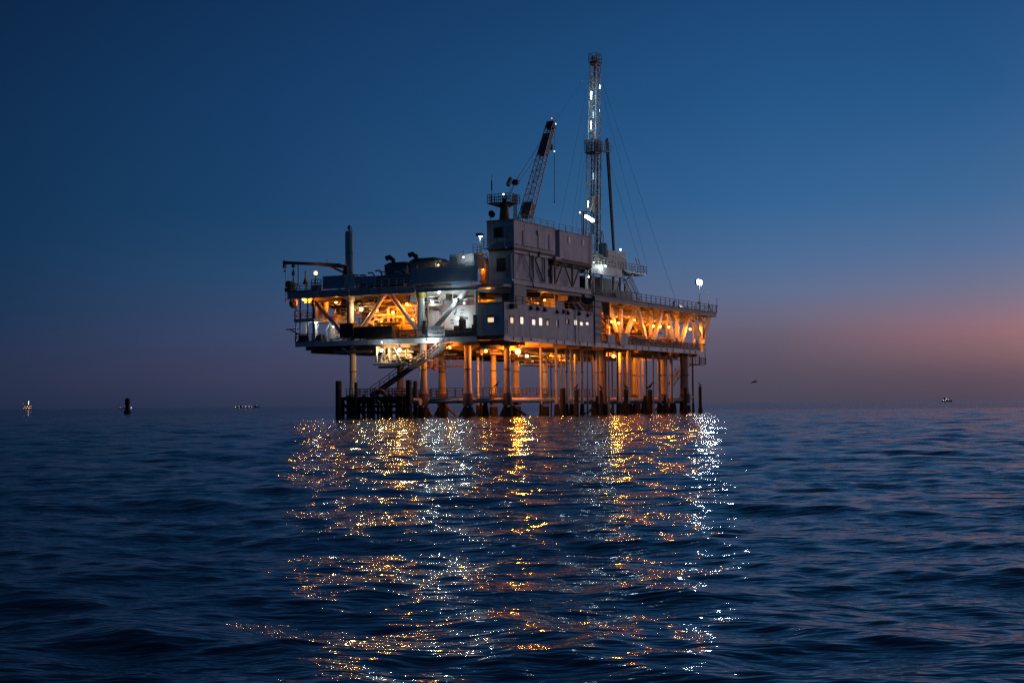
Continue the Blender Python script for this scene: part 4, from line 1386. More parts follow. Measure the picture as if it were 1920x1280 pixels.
# open right bay: wellheads on the floor, lit pipework above
rr = random.Random(8)
k = 0
for row, v in enumerate((1.9, 4.6, 7.4)):
    for i in range(11):
        u = 32.5 + i * 3.35 + row * .9
        if u > 68:
            continue
        h = rr.uniform(.8, 1.2)
        ordn = ('first', 'second', 'third', 'fourth', 'fifth', 'sixth', 'seventh', 'eighth', 'ninth', 'tenth', 'eleventh')[i]
        rown = ('front', 'middle', 'back')[row]
        T = Thing('wellhead', f'{ordn} red-brown wellhead from the left in the {rown} row of the open truss bay', 'wellhead', (u, v, 10.36), 'wellheads in the open truss bay')
        T.part('spool', MB().lathe((u, v, 10.36), [(.34, 0), (.34, .3), (.22, .32), (.22, .8 * h), (.32, .82 * h), (.32, .95 * h), (.18, h), (.18, 1.9 * h), (.26, 1.92 * h), (.26, 2.05 * h)], 10), 'mid')
        T.part('cross_arm', MB().path([(u - .75, v, 10.36 + 1.45 * h), (u + .75, v, 10.36 + 1.45 * h)], .13, 8), 'mid')
        T.part('cross_arm', MB().path([(u, v - .6, 10.36 + 1.1 * h), (u, v + .6, 10.36 + 1.1 * h)], .12, 8), 'red')
        for du in (-.75, .75):
            T.part('handwheel', MB().path([(u + du, v + .3 * math.cos(t), 10.36 + 1.45 * h + .3 * math.sin(t)) for t in [j * math.pi / 4 for j in range(9)]], .045, 5), 'red')
        T.part('flow_line', MB().path([(u + .6, v, 10.36 + 1.45 * h), (u + 1.0, v, 10.36 + 1.45 * h), (u + 1.2, v, 10.36 + 1.2 * h), (u + 1.2, v, 10.5)], .09, 6), 'pipe2')
for i, (u0, u1) in enumerate(((31, 43), (43, 55), (55, 69))):
    pipework('bay_pipework', ('orange-lit header pipes in the left third of the open truss bay', 'orange-lit header pipes in the middle of the open truss bay',
                              'orange-lit header pipes in the right third of the open truss bay')[i], (u0, u1, 5.5, 11.5, 12.4, 15.8), 30, 31 + i, ('mid', 'dark', 'mid', 'dark'), 8, 2)
pipework('floor_pipework', 'dark red flow lines along the floor of the open truss bay', (31, 68, 1.2, 3.6, 10.5, 12.0), 46, 35, ('mid', 'red', 'dark', 'mid'), 20, 0)
vessel_h('long_vessel', 'long orange-lit vessel high at the back of the open truss bay', 10.0, 40, 52, 13.6, .8, 'pipe', 'u')
for i, (x0, x1, lab) in enumerate(((1137, 1150, 'small pale box on the walkway beside the grey shaft'), (1162, 1175, 'tall pale box on the walkway beside the first truss post'))):
    a, b = R(x0, 640 + i * 4, .0), R(x1, 630, .0)
    z1 = 12.0 if i else 11.6
    T = Thing('walkway_box', lab, 'box', (a[0], 0, 10.4))
    T.part('body', MB().box(a[0], b[0], -.25, .05, 10.2 if i else 10.45, z1), 'white')
    T.part('lid', MB().box(a[0] - .05, b[0] + .05, -.3, .1, z1, z1 + .06), 'white')
T = Thing('rope_bundle', 'dark ropes and hoses hanging at the left end of the open truss bay', 'ropes', (31.5, .3, 13))
for i in range(6):
    u = 30.6 + i * .4
    T.part('rope', MB().path([(u, .25, 16.4), (u + .1, .2, 14.4), (u + .25, .25, 13.5 - .1 * i), (u + .35, .3, 14.6), (u + .3, .3, 16.4)], .07, 6), 'black')
T = Thing('safety_net', 'dark mesh screen along the lower edge of the open truss bay', 'screen', (50, .2, 10.4))
for a, b in segs((36, .25, 10.9), (69.2, .25, 10.9), 4.8):
    mb = MB()
    for j in range(4):
        mb.beam(off(a, dz=.3 * j - .3), off(b, dz=.3 * j - .3), .07)
    for j in range(12):
        q = lerp(a, b, j / 11)
        mb.beam(off(q, dz=-.5), off(q, dz=.65), .06)
    T.part('net_panel', mb, 'dark')
one('life_ring_box', 'small pale arched cover at the right end of the truss bay walkway', 'cover', MB().path([(66.2, .0, 10.9), (66.2, .0, 11.6), (66.6, 0, 12.1), (67.2, 0, 12.1), (67.6, 0, 11.6), (67.6, 0, 10.9)], .14, 8), 'white', (67, 0, 10.4))
# pipes slung under the deck
pipework('underdeck_pipework', 'orange-lit pipes slung under the deck behind the leaning leg', (5, 12, 5.5, 13, 8.3, 9.2), 26, 41, ('pipe', 'pipe2', 'mid'), 4, 0)
pipework('underdeck_pipework', 'pipes slung under the deck behind the hanging gangway', (2.5, 9, 13.5, 21, 7.4, 9.2), 26, 42, ('pipe', 'mid', 'white'), 6, 3)
pipework('underdeck_pipework', 'pipes slung under the deck among the conductors', (14, 40, 6, 11, 7.6, 9.1), 34, 43, ('pipe', 'mid', 'mid'), 6, 2)
pipework('hanging_equipment', 'brown pipe rack between the hanging gangway and the white leg', (2.2, 4.2, 12.2, 14.8, 6.3, 9.3), 22, 44, ('mid', 'red', 'mid'), 4, 2)

# ------------------------------------------------------------------ pedestal crane
K = Thing('pedestal_crane', 'pedestal crane with a raised lattice boom above the upper cabins', 'crane', (6, 3, 25.5))
pb, pt = L(946, 412, 4.0), L(946, 381, 4.0)
K.part('pedestal', MB().lathe((pb[0], pb[1], 0), [(.95, 21.6), (.72, pb[2]), (.52, pt[2] - .3), (.5, pt[2])], 16), 'mustard', smooth=True)
cu, cv, cz = pt[0], pt[1], pt[2]
w0, w1 = L(922, 385, 4.0)[1], L(965, 382, 4.0)[1]
K.part('service_platform', MB().box(cu - 1.2, cu + 1.4, w1, w0, cz - .12, cz).add(
    [(cu - 1.2, w1 + .8, cz - .12), (cu + 1.4, w1 + .8, cz - .12), (cu + 1.4, w0, cz - .12), (cu - 1.2, w0, cz - .12), (cu - .5, cv - .4, cz - .6), (cu + .5, cv - .4, cz - .6), (cu + .5, cv + .5, cz - .6), (cu - .5, cv + .5, cz - .6)],
    [(0, 1, 2, 3), (0, 4, 5, 1), (1, 5, 6, 2), (2, 6, 7, 3), (3, 7, 4, 0), (4, 7, 6, 5)]), 'dark')
K.part('platform_railing', MB().rail([(cu - 1.2, w0, cz), (cu - 1.2, w1, cz), (cu + 1.4, w1, cz), (cu + 1.4, w0, cz), (cu - 1.2, w0, cz)], 1.1, .6, .035, 2), 'dark')
K.part('ladder_cage', MB().rail([(cu - .4, w1 - .05, cz - 2.2), (cu + .5, w1 - .05, cz - 2.2)], 3.3, .25, .03, 5), 'dark')
K.part('king_post', MB().lathe((cu, cv, cz), [(.32, 0), (.3, .5), (.16, .8), (.12, 1.0)], 12), 'dark')
K.part('whip_aerial', MB().tube(L(922, 384, 4), L(922, 325, 4), .05, .02, n=6).tube(L(922, 357, 4), L(922, 338, 4), .09, n=6), 'dark')
BV = 4.5
bb, bt = R(981, 425, BV), R(1031, 240, BV)
bo = K.part('boom', MB().lattice(bb, bt, .82, .50, .62, .40, 17, .075, .05, (0, 1, 0)), 'pipe2')
K.part('boom_plate', MB().beam(lerp(bb, bt, .10), lerp(bb, bt, .225), 1.35, 1.0, (1, 0, 0)), 'mid', bo)
K.part('boom_plate', MB().beam(lerp(bb, bt, .72), lerp(bb, bt, .93), 1.15, .7, (1, 0, 0)), 'mid', bo)
hd = R(1034, 231, BV)
K.part('boom_head', MB().beam(bt, hd, 1.1, .9, (1, 0, 0)).beam(hd, off(hd, .9, 0, -.5), .5, .5), 'dark', bo)
K.part('head_stay', MB().beam(R(1037, 236, BV), R(1032, 262, BV), .16).beam(R(1040, 238, BV), R(1034, 258, BV), .12), 'white', bo)
gt = L(949, 374, 4)
bl1, bl2 = R(955, 341, 3.5), R(966, 342, 3.5)
K.part('pulley_block', MB().beam(off(bl1, -.4, 0, -.5), off(bl1, .5, 0, .5), .4, .5), 'dark')
K.part('pulley_block', MB().lathe(bl2, [(.2, -.4), (.5, -.2), (.5, .2), (.2, .4)], 10).beam(bl2, off(bl2, 1.2, 0, .3), .2), 'dark')
K.part('pendant_line', MB().beam(gt, bl2, .05).beam(off(gt, .5), off(bl2, .3, 0, .2), .05).beam(bl2, R(1022, 252, BV), .045).beam(off(bl2, .6), R(1014, 285, BV), .045), 'cable')
K.part('hoist_line', MB().beam(R(1039.5, 236, BV), R(1039.5, 283, BV), .04).beam(R(1033, 250, BV), R(1033, 272, BV), .04), 'cable')
K.part('whip_line', MB().beam(R(1039.5, 284, BV), R(1039.5, 380, BV), .07).ball(R(1039.5, 379, BV), .12), 'cable')
K.part('hook_block', MB().lathe(R(1033, 275, BV), [(.1, -.5), (.28, -.3), (.3, .2), (.15, .4)], 8), 'dark')
K.part('warning_light', MB().ball(R(1034.5, 222, BV), .08), 'redl')
K.part('tip_light', MB().ball(R(1041, 233, BV), .14), 'white_s')
K.part('post_light', MB().ball(off((cu, cv, cz), -.3, 0, 1.15), .10), 'warmw')
K.part('hook_light', MB().ball(R(1039.5, 284, BV), .07), 'white_s')

# ------------------------------------------------------------------ drilling mast
MV = 8.0
mbase, mtop = R(1112, 480, MV), R(1116, 122, MV)
Mst = Thing('drilling_mast', 'tall slender lattice drilling mast lit by white tubes', 'mast', (mbase[0], mbase[1], 21))
mid = R(1114, 264, MV)
Mst.part('lower_section', MB().lattice(mbase, mid, .95, .92, .80, .78, 13, .12, .06, (1, 0, 0)), 'white')
Mst.part('upper_section', MB().lattice(mid, mtop, .86, .80, .62, .55, 9, .09, .055, (1, 0, 0)), 'bright')
for x0, y0, x1, y1, r, m in ((1118.5, 470, 1119, 265, .26, 'black'), (1112, 440, 1115, 264, .10, 'black'), (1108, 400, 1110, 264, .09, 'dark')):
    Mst.part('travelling_gear', MB().tube(R(x0, y0, MV), R(x1, y1, MV), r, n=8), m)
cr = R(1116, 122, MV)
Mst.part('crown_block', MB().box(cr[0] - .8, cr[0] + .8, cr[1] - .6, cr[1] + .6, cr[2] - .1, cr[2] + .5), 'red')
for du in (-.6, 0, .6):
    Mst.part('crown_sheave', MB().path([(cr[0] + du, cr[1] - .12, cr[2] + .9), (cr[0] + du, cr[1] + .12, cr[2] + .9)], .42, 12), 'red')
Mst.part('crown_rail', MB().rail([(cr[0] - .85, cr[1] - .7, cr[2] + .2), (cr[0] + .85, cr[1] - .7, cr[2] + .2), (cr[0] + .85, cr[1] + .7, cr[2] + .2), (cr[0] - .85, cr[1] + .7, cr[2] + .2), (cr[0] - .85, cr[1] - .7, cr[2] + .2)], 1.5, 1.1, .035, 1), 'dark')
Mst.part('crown_legs', MB().beam(off(cr, -.6, -.4, -2.2), off(cr, -.2, -.3, -.2), .12).beam(off(cr, .5, -.4, -2.0), off(cr, .2, -.3, -.2), .12).beam(off(cr, -.1, 0, -4), off(cr, -.1, 0, 0), .22), 'red')
q0 = R(1112, 266, MV)
Mst.part('monkey_board', MB().box(q0[0] - 1.15, q0[0] + 1.1, q0[1] - .9, q0[1] + .9, q0[2] - 1.9, q0[2] - 1.75), 'dark')
mo = Mst.part('board_screen', MB().rail([(q0[0] - 1.15, q0[1] - .9, q0[2] - 1.75), (q0[0] + 1.1, q0[1] - .9, q0[2] - 1.75), (q0[0] + 1.1, q0[1] + .9, q0[2] - 1.75), (q0[0] - 1.15, q0[1] + .9, q0[2] - 1.75), (q0[0] - 1.15, q0[1] - .9, q0[2] - 1.75)], 1.9, .6, .04, 3), 'dark')
qa, qb = R(1126, 283, MV), R(1142, 285, MV)
Mst.part('racking_arm', MB().beam(qa, qb, .7, .2).rail([off(qa, 0, -.35), off(qb, 0, -.35)], 1.4, .8, .04, 2), 'grey', mo)
for i, (dx, dr) in enumerate(((0, .15), (2.0, .13), (3.6, .12))):
    Mst.part('pipe_stand', MB().tube(R(1150 + dx * .6, 470, MV), R(1136.5 + dx, (262, 259, 266)[i], MV), dr, n=6), 'black')
# ladder up the right side
la, lb = R(1124.5, 262, MV - .7), R(1125, 140, MV - .7)
mb = MB().beam(off(la, -.2), off(lb, -.2), .05).beam(off(la, .2), off(lb, .2), .05)
for i in range(46):
    q = lerp(la, lb, i / 45)
    mb.beam(off(q, -.2), off(q, .2), .07, .10)
Mst.part('ladder', mb, 'white')
for x0, y0, x1, y1, r in ((1109, 172, 1108.5, 186, .05), (1108.5, 228, 1108, 242, .05), (1124.5, 160, 1124.5, 166, .03), (1124.5, 205, 1124.5, 211, .03)):  # last two are added, to light the ladder rungs
    Mst.part('tube_light', MB().tube(R(x0, y0, MV - .5), R(x1, y1, MV - .5), r, n=6), 'tube')
for y in range(146, 262, 9):  # added panels; their teal stands in for the soft bluish light inside
    q = R(1114.5, y, MV)
    Mst.part('glow_panel', MB().box(q[0] - .72, q[0] + .72, q[1] + .45, q[1] + .49, q[2] - .33, q[2] + .33), 'teal')
for y in (215, 330):  # added strips, for soft light along the mast
    q = R(1114.5, y, MV)
    Mst.part('tube_light', MB().tube(off(q, .2, .3, -.5), off(q, .2, .3, .5), .03, n=6), 'tube_fill')
Mst.part('tube_light', MB().tube(R(1103, 377, MV - 1.2), R(1102.5, 388, MV - 1.2), .05, n=6), 'tube')
fl = R(1104, 410, MV - 2.5)
Mst.part('lit_plate', MB().box(R(1100, 370, MV)[0], R(1105, 370, MV)[0], MV - .95, MV - .9, R(1102, 398, MV)[2], R(1102, 369, MV)[2]), 'white')
Mst.part('lit_strut', MB().beam(R(1106, 398, MV - .9), R(1117, 366, MV - .9), .14).beam(R(1122, 366, MV - .9), R(1123, 392, MV - .9), .3), 'white')
Mst.part('guy_wire', MB().beam(R(1104, 150, MV), R(1046, 436, 2), .024).beam(R(1103, 200, MV), R(1070, 440, 2), .024).beam(R(1101, 260, MV), R(1078, 445, 1), .024)
         .beam(R(1128, 170, MV), R(1213, 500, 5), .024).beam(R(1128, 150, MV), (60, .3, 17.2), .026).beam(R(1142, 300, MV), R(1196, 480, 5), .024)
         .beam(R(1104, 135, MV), (2.8, 3.8, 25.5), .022), 'cable')

T = Thing('mast_floodlight', 'bright slanted tube floodlight at the foot of the drilling mast', 'floodlight', R(1092, 440, 5.0))
a, b = R(1098, 405, 5.0), R(1112, 414, 5.0)
T.part('tube', MB().beam(a, b, .3, .34), 'tube')
T.part('shade', MB().beam(off(a, 0, .25, .12), off(b, 0, .25, .12), .5, .08), 'lampbody')
T.part('bracket', MB().beam(off(lerp(a, b, .5), 0, .25), R(1112, 425, MV), .12), 'dark')
T = Thing('roof_light_mast', 'short white twin-light mast on the roof beside the drilling mast', 'lamp post', R(1094, 444, 3.5))
q = R(1094, 444, 3.5)
T.part('post', MB().tube(q, R(1094, 398, 3.5), .13, n=8).tube(off(q, -.45), off(R(1091, 398, 3.5), -.2), .06, n=6), 'white')
T.part('cross_arm', MB().beam(R(1088, 398, 3.5), R(1099, 397, 3.5), .25), 'dark')
T.part('bulb', MB().ball(R(1087.5, 398.5, 3.5), .11), 'white_s')

# ------------------------------------------------------------------ drill floor beside the mast
RF = Thing('drill_floor', 'raised pale drill floor with railings and panelled wind wall beside the mast', 'drill floor', (38, 5, 17.1))
RV = 4.0
a, b = R(1098, 500, RV), R(1166, 516, RV)
zf = (R(1130, 497, RV)[2])
RF.part('floor_girder', MB().ibeam((a[0], RV, zf - .75), (b[0], RV, zf - .75), .5, 1.5, .1), 'white')
RF.part('floor', MB().box(a[0], b[0], RV + .3, 11, zf - .4, zf - .1), 'grey')
RF.part('railing', MB().rail([(a[0], RV, zf), (b[0], RV, zf)], 1.2, 1.1, .06, 2), 'white')
RF.part('yellow_railing', MB().rail([(R(1113, 495, 5)[0], 5, zf), (R(1130, 495, 5)[0], 5, zf)], 1.7, 1.6, .09, 2), 'yellow')
RF.part('yellow_skirt', MB().box(a[0] + .5, R(1128, 495, 5)[0], 4.6, 4.7, zf - .1, zf + .6), 'yellow')
p0, p1 = R(1141, 498, RV + 1), R(1174, 500, RV + 1)
zt = R(1141, 468.5, RV + 1)[2]
nx, nz = 5, 3
for i in range(nx):
    for j in range(nz):
        du, dz = (p1[0] - p0[0]) / nx, (zt - zf) / nz
        RF.part('wind_panel', MB().box(p0[0] + i * du + .04, p0[0] + (i + 1) * du - .04, RV + 1, RV + 1.1, zf + j * dz + .04, zf + (j + 1) * dz - .04), 'white')
RF.part('panel_frame', MB().box(p0[0], p1[0], RV + 1.1, RV + 1.2, zf, zt), 'grey')
c, d = R(1163, 512, RV), R(1212, 513, RV)
zp = R(1190, 510, RV)[2]
RF.part('side_platform', MB().box(b[0] - .5, d[0], RV, RV + 3, zp - .25, zp), 'white')
RF.part('side_railing', MB().rail([(b[0] - .5, RV, zp), (d[0], RV, zp), (d[0], RV + 3, zp)], 1.25, 1.2, .05, 2), 'grey')
for x in (1100, 1113, 1128, 1150, 1163, 1172):
    q = R(x, 530, RV + .6)
    RF.part('support_post', MB().beam((q[0], RV + .6, 17.1), (q[0], RV + .6, zf - 1.4), .32 if x != 1113 else .2), 'grey' if x > 1110 else 'white')
for x0, x1 in ((1100, 1113), (1150, 1163), (1163, 1178)):
    RF.part('support_brace', MB().beam((R(x0, 540, RV + .6)[0], RV + .6, 17.3), (R(x1, 540, RV + .6)[0], RV + .6, zf - 1.5), .16), 'grey')
RF.part('dark_room', MB().box(R(1104, 540, 6)[0], R(1160, 540, 6)[0], 6, 10, 17.1, zf - 1.5), 'black')
RF.part('engine_block', MB().box(R(1128, 545, 2.5)[0], R(1160, 545, 2.5)[0], 2.2, 4.0, 17.1, 18.2), 'dark')
RF.part('pale_skid', MB().box(R(1163, 555, 1.5)[0], R(1178, 555, 1.5)[0], 1.0, 2.5, 17.1, 18.6), 'grey')
RF.part('knee', MB().beam(R(1167, 505, RV), R(1180, 514, RV), .4, .3).beam(R(1172, 530, RV), R(1186, 515, RV), .3), 'grey')
for x in (1195, 1200):
    RF.part('whip', MB().beam(R(x, 497, RV), R(x - 4, 484, RV), .08), 'dark')
RF.part('top_light', MB().ball(R(1163.5, 468, RV + .8), .16), 'white_s')
RF.part('tank', MB().lathe(R(1131, 500, 7), [(.7, -1), (.7, 3.4), (.5, 3.7)], 14), 'green', smooth=True)
RF.part('gooseneck', MB().path([R(1126, 480, 7), R(1127, 445, 7), R(1129, 433, 7), R(1131, 440, 7), R(1131, 468, 7)], .06, 6), 'dark')


def stair(name, label, a, b, width_vec, m, n=12, parent_thing=None):
    a, b, w = Vector(a), Vector(b), Vector(width_vec)
    T = Thing(name, label, 'stair', tuple(a))
    for s in (0, 1):
        T.part('stringer', MB().beam(a + w * s, b + w * s, .12, .36), m)
        mb = MB()
        mb.beam(a + w * s + Vector((0, 0, 1.05)), b + w * s + Vector((0, 0, 1.05)), .07)
        mb.beam(a + w * s + Vector((0, 0, .6)), b + w * s + Vector((0, 0, .6)), .05)
        for i in range(5):
            q = a.lerp(b, i / 4) + w * s
            mb.beam(q, q + Vector((0, 0, 1.05)), .07)
        T.part('handrail', mb, m)
    d = (b - a)
    h = Vector((d.x, d.y, 0)).normalized() * .14
    for i in range(n):
        q = a.lerp(b, (i + .5) / n)
        T.part('tread', MB().add([q - h, q - h + w, q + h + w, q + h, q - h + Vector((0, 0, -.05)), q - h + w + Vector((0, 0, -.05)), q + h + w + Vector((0, 0, -.05)), q + h + Vector((0, 0, -.05))],
                                 [(0, 1, 2, 3), (7, 6, 5, 4), (0, 4, 5, 1), (1, 5, 6, 2), (2, 6, 7, 3), (3, 7, 4, 0)]), m)
    return T


stair('deck_stair', 'grey stair dropping from the drill floor side platform to the pipe deck', R(1200, 566, 2.5), R(1181, 524, 2.5), (0, 1.2, 0), 'grey', 12)
stair('landing_stair', 'long dark stair rising from the boat landing', L(694, 741, -.2), L(766, 690, -.2), (1.1, 0, 0), 'black', 16)
stair('landing_stair', 'middle flight of pale stair beside the white leg', L(768, 690, -.1), L(796, 672, -.1), (1.0, 0, 0), 'pipe2', 7)
stair('landing_stair', 'top flight of pale stair reaching the deck right of the white leg', L(802, 673, .0), L(833, 645, .0), (1.0, 0, 0), 'pipe2', 9)
T = Thing('stair_landing', 'small pale landing wrapped round the white leg', 'landing', L(798, 674, -.2))
v0, v1, z0, z1 = rectL(790, 674, 803, 677, -.2)
T.part('plate', MB().box(-.3, 1.0, v0, v1, z1 - .14, z1), 'pipe2')
T.part('railing', MB().rail([(-.3, v0, z1), (-.3, v1, z1)], 1.1, .5, .03, 2), 'dark')
stair('end_stair', 'dark stair at the right end under the deck', R(1262, 722, 4.0), R(1295, 682, 4.0), (0, 1.1, 0), 'dark', 12)

# ------------------------------------------------------------------ masts on the right end of the pipe deck
FLOODS = []
q = R(1312, 578, 1.0)
T = Thing('floodlight_mast', 'thin mast with a dazzling white twin floodlight at the right end of the pipe deck', 'floodlight', (q[0], q[1], UD1))
zt = R(1312, 534, 1.0)[2]
T.part('post', MB().tube((q[0], q[1], UD1), (q[0], q[1], zt + .9), .08, .05, n=8), 'dark')
T.part('cross_arm', MB().beam((q[0] - 1.0, q[1], zt), (q[0] + 1.0, q[1], zt), .1), 'dark')
for du in (-.6, .6):
    h = T.part('lamp_head', MB().box(q[0] + du - .47, q[0] + du + .47, q[1] + .02, q[1] + .35, zt + .05, zt + .80), 'lampbody')
    T.part('lens', MB().path([(q[0] + du, q[1] - .07, zt + .42), (q[0] + du, q[1] + .02, zt + .42)], .46, 16), 'flood', h)
FLOODS.append((T, q, zt))
T.part('junction_box', MB().box(q[0] - .5, q[0] + .2, q[1] - .2, q[1] + .2, zt - 3.3, zt - 2.9), 'dark')
q = R(1329, 585, .8)
T = Thing('braced_aerial', 'dark aerial on a braced tripod foot near the right deck corner', 'aerial', (q[0], q[1], UD1))
T.part('mast', MB().tube((q[0], q[1], UD1), R(1329, 548, .8), .09, n=8), 'dark')
T.part('strut', MB().beam((q[0] - 2.2, q[1], UD1), (q[0], q[1], UD1 + 1.6), .12).beam((q[0] + 1.4, q[1], UD1), (q[0], q[1], UD1 + 1.6), .12), 'dark')
q = R(1344, 586, .5)
one('whip_aerial', 'thin whip aerial on the outermost right deck corner', 'aerial', MB().tube(q, R(1344, 558, .5), .05, n=6).ball(R(1344, 573, .5), .18), 'dark', q)
q = R(1279, 574, 1.5)
one('deck_hatch', 'low dark peaked hatch on the pipe deck behind the railing', 'hatch', MB().add(
    [(q[0] - 1.5, 1.2, UD1), (q[0] + 1.5, 1.2, UD1), (q[0] + 1.5, 2.4, UD1), (q[0] - 1.5, 2.4, UD1), (q[0] - .5, 1.8, UD1 + .7), (q[0] + .5, 1.8, UD1 + .7)],
    [(0, 3, 2, 1), (0, 1, 5, 4), (1, 2, 5), (2, 3, 4, 5), (3, 0, 4)]), 'dark', (q[0], 1.8, UD1))
q = R(1263, 566, 1.5)
one('deck_bollard', 'dark bollard with a stooped top on the pipe deck', 'bollard', MB().path([(q[0], 1.5, UD1), (q[0], 1.5, UD1 + .9), (q[0] + .4, 1.5, UD1 + 1.1)], .16, 8), 'dark', (q[0], 1.5, UD1))

# ------------------------------------------------------------------ lamps
LIGHT = {'sodium': ((1.0, 0.235, 0.015), 1050.0), 'sodium_s': ((1.0, 0.245, 0.017), 620.0), 'warmw': ((1.0, 0.58, 0.22), 480.0),
         'whitel': ((0.80, 0.95, 1.0), 540.0), 'white_s': ((0.80, 0.95, 1.0), 180.0), 'pole': ((1.0, 0.42, 0.10), 80.0), 'flood': ((0.80, 0.93, 1.0), 190.0)}


def add_light(T, p, m, r):
    """the lamp's own light: a small sphere light around its bulb"""
    col_, rad = LIGHT[m]
    ld = bpy.data.lights.new('lamp_light', 'POINT')
    ld.color = col_
    ld.shadow_soft_size = r * 1.12
    ld.energy = rad * 4 * math.pi ** 2 * r * r
    lo = bpy.data.objects.new('lamp_light', ld)
    COL.objects.link(lo)
    lo.parent = T.o
    lo.location = tuple(a - b for a, b in zip(p, T.base))
    return lo


def lamp(p, m, label, r=.2, kind='pendant', group=None, hang=.5):
    T = Thing('sodium_lamp' if m.startswith(('sod', 'pole')) else 'white_lamp', label, 'lamp', p, group)
    r *= 1.15
    T.part('bulb', MB().ball(p, r * .85, 12, 8), m, smooth=True)
    add_light(T, p, m, r)
    if kind == 'pendant':
        T.part('shade', MB().lathe(off(p, dz=r * 1.1), [(r * 1.3, 0), (r * 1.2, .06), (r * .5, .2), (r * .3, .3)], 10), 'lampbody')
        T.part('stem', MB().tube(off(p, dz=r + .25), off(p, dz=r + .25 + hang), .03, n=6), 'dark')
    elif kind == 'post':
        T.part('stem', MB().tube(off(p, dz=-r - hang), off(p, dz=-r), .06, n=6), 'dark')
        T.part('cage', MB().lathe(off(p, dz=-r - .1), [(r * .6, 0), (r * .7, .1)], 8), 'lampbody')
    elif kind == 'wall':
        T.part('back_box', MB().box(p[0] + r * 1.05, p[0] + r * 1.05 + .15, p[1] - .2, p[1] + .2, p[2] - .2, p[2] + .2), 'lampbody')
    return T


lamp(L(592, 512, 2), 'pole', 'orange pole lamp glowing on the left upper deck', .26, 'post', hang=1.6)
lamp(L(613, 496, 2.5), 'white_s', 'tiny white lamp under the flat crane boom', .06)
lamp(L(569, 561, 2.2), 'sodium_s', 'orange lamp at the far left of the wing under the upper deck', .2)
lamp(L(606, 562, 3.5), 'sodium_s', 'orange lamp above the storage tank in the left wing', .17)
lamp(L(630, 566, 3.0), 'sodium', 'orange lamp just left of the left leg', .2)
lamp(L(677, 580, 1.0), 'warmw', 'warm white lamp just right of the left leg', .24)
lamp(L(706, 581, 1.2), 'sodium', 'orange lamp between the crossed braces, left of their apex', .2)
lamp(L(763, 570, 1.2), 'sodium', 'orange lamp right of the crossed braces, near the white leg', .18)
lamp(L(737, 586, 1.1), 'sodium', 'orange lamp in the middle of the braced bay, below the apex', .18)
lamp(L(716, 604, 1.9), 'sodium_s', 'low orange lamp behind the black container', .16)
lamp(L(772, 600, 2.4), 'sodium_s', 'low orange lamp beside the bright separator', .2)
lamp(L(592, 604, 2.0), 'whitel', 'white lamp under the left wing balcony', .17)
lamp(L(625, 612, 1.3), 'white_s', 'small white lamp by the white manifold', .14)
lamp(L(823, 548, .5), 'whitel', 'upper white lamp under the ceiling of the white-lit bay', .15)
lamp(L(810, 565, 2.6), 'whitel', 'white lamp in front of the glazed control room window', .14, 'wall')
lamp(L(853, 563, -.25), 'whitel', 'white lamp in front of the thick white brace', .15, 'wall')
lamp(L(857, 597, 2.6), 'whitel', 'lower white lamp on the control room wall', .15, 'wall')
lamp(L(870, 568, 3.0), 'white_s', 'tiny white lamp beside the brown hatch of the control room', .07, 'wall')
lamp(L(800, 641, -.9), 'whitel', 'white lamp at the deck edge above the stair landing', .13)
lamp(L(716, 641, -1.2), 'whitel', 'white lamp under the deck edge above the hanging gangway', .07)
lamp(L(716, 657, .9), 'warmw', 'left warm lamp over the hanging gangway', .2)
lamp(L(749, 656, .9), 'warmw', 'right warm lamp over the hanging gangway', .22)
lamp(L(842, 651, 1.5), 'sodium', 'orange lamp under the deck right of the pale stair', .24)
lamp(L(911, 658, 4), 'sodium_s', 'small orange lamp under the deck left of the yellow-lit legs', .2)
lamp(R(971, 659, 3), 'sodium', 'strongest orange lamp under the deck below the living quarters corner', .38)
lamp(R(988, 668, 7.5), 'warmw', 'warm lamp on the gangway behind the conductors', .22)
lamp(R(1150.5, 667.5, 3), 'sodium_s', 'orange lamp under the deck among the right conductors', .26)
lamp(R(1190, 662, 6.8), 'sodium', 'orange lamp hidden under the deck beside the brightest orange conductor', .24)
lamp(R(1055, 655, 6.0), 'sodium', 'orange lamp under the deck behind the middle conductors', .24)
lamp(R(1240, 668, 6.0), 'sodium_s', 'orange lamp under the deck near the right end legs', .24)
lamp(L(917, 547, 4.5), 'sodium_s', 'orange lamp beside the dark stair tower above the living quarters', .2)
lamp(L(897, 491, 4.2), 'sodium_s', 'orange lamp beside the white deck cabin', .18)
lamp(L(906, 505, 4.4), 'sodium_s', 'small orange lamp low in the scaffold tower', .1)
lamp(R(1021, 562, 2.0), 'sodium_s', 'orange lamp between the living quarters roof and the braced cabin', .17)
for i, (x, y, v, r) in enumerate(((1147, 603, .3, .18), (1160, 606, .5, .20), (1225, 611, .3, .20), (1238, 612, 3.2, .20), (1254, 613, .3, .20), (1294, 617, .3, .20), (1306.5, 618, 2.6, .20))):
    names = ('first', 'second', 'third', 'fourth', 'fifth', 'sixth', 'seventh')
    lamp(R(x, y, v), 'sodium_s', names[i] + ' orange lamp from the left in the open truss bay', r, hang=2.2)
for i, (x, y, v) in enumerate(((1185, 606, 7.5), (1205, 606, 8.5), (1270, 610, 8.0), (1175, 585, 6.0))):
    lamp(R(x, y, v), 'sodium', ('back orange lamp behind the second truss brace', 'back orange lamp behind the first tall truss gap',
                                'back orange lamp behind the right truss post', 'high orange lamp near the left truss post')[i], .18, hang=1.5)
lamp(R(1190, 600, .3), 'sodium', 'orange lamp in front of the second truss brace', .12, hang=2.2)
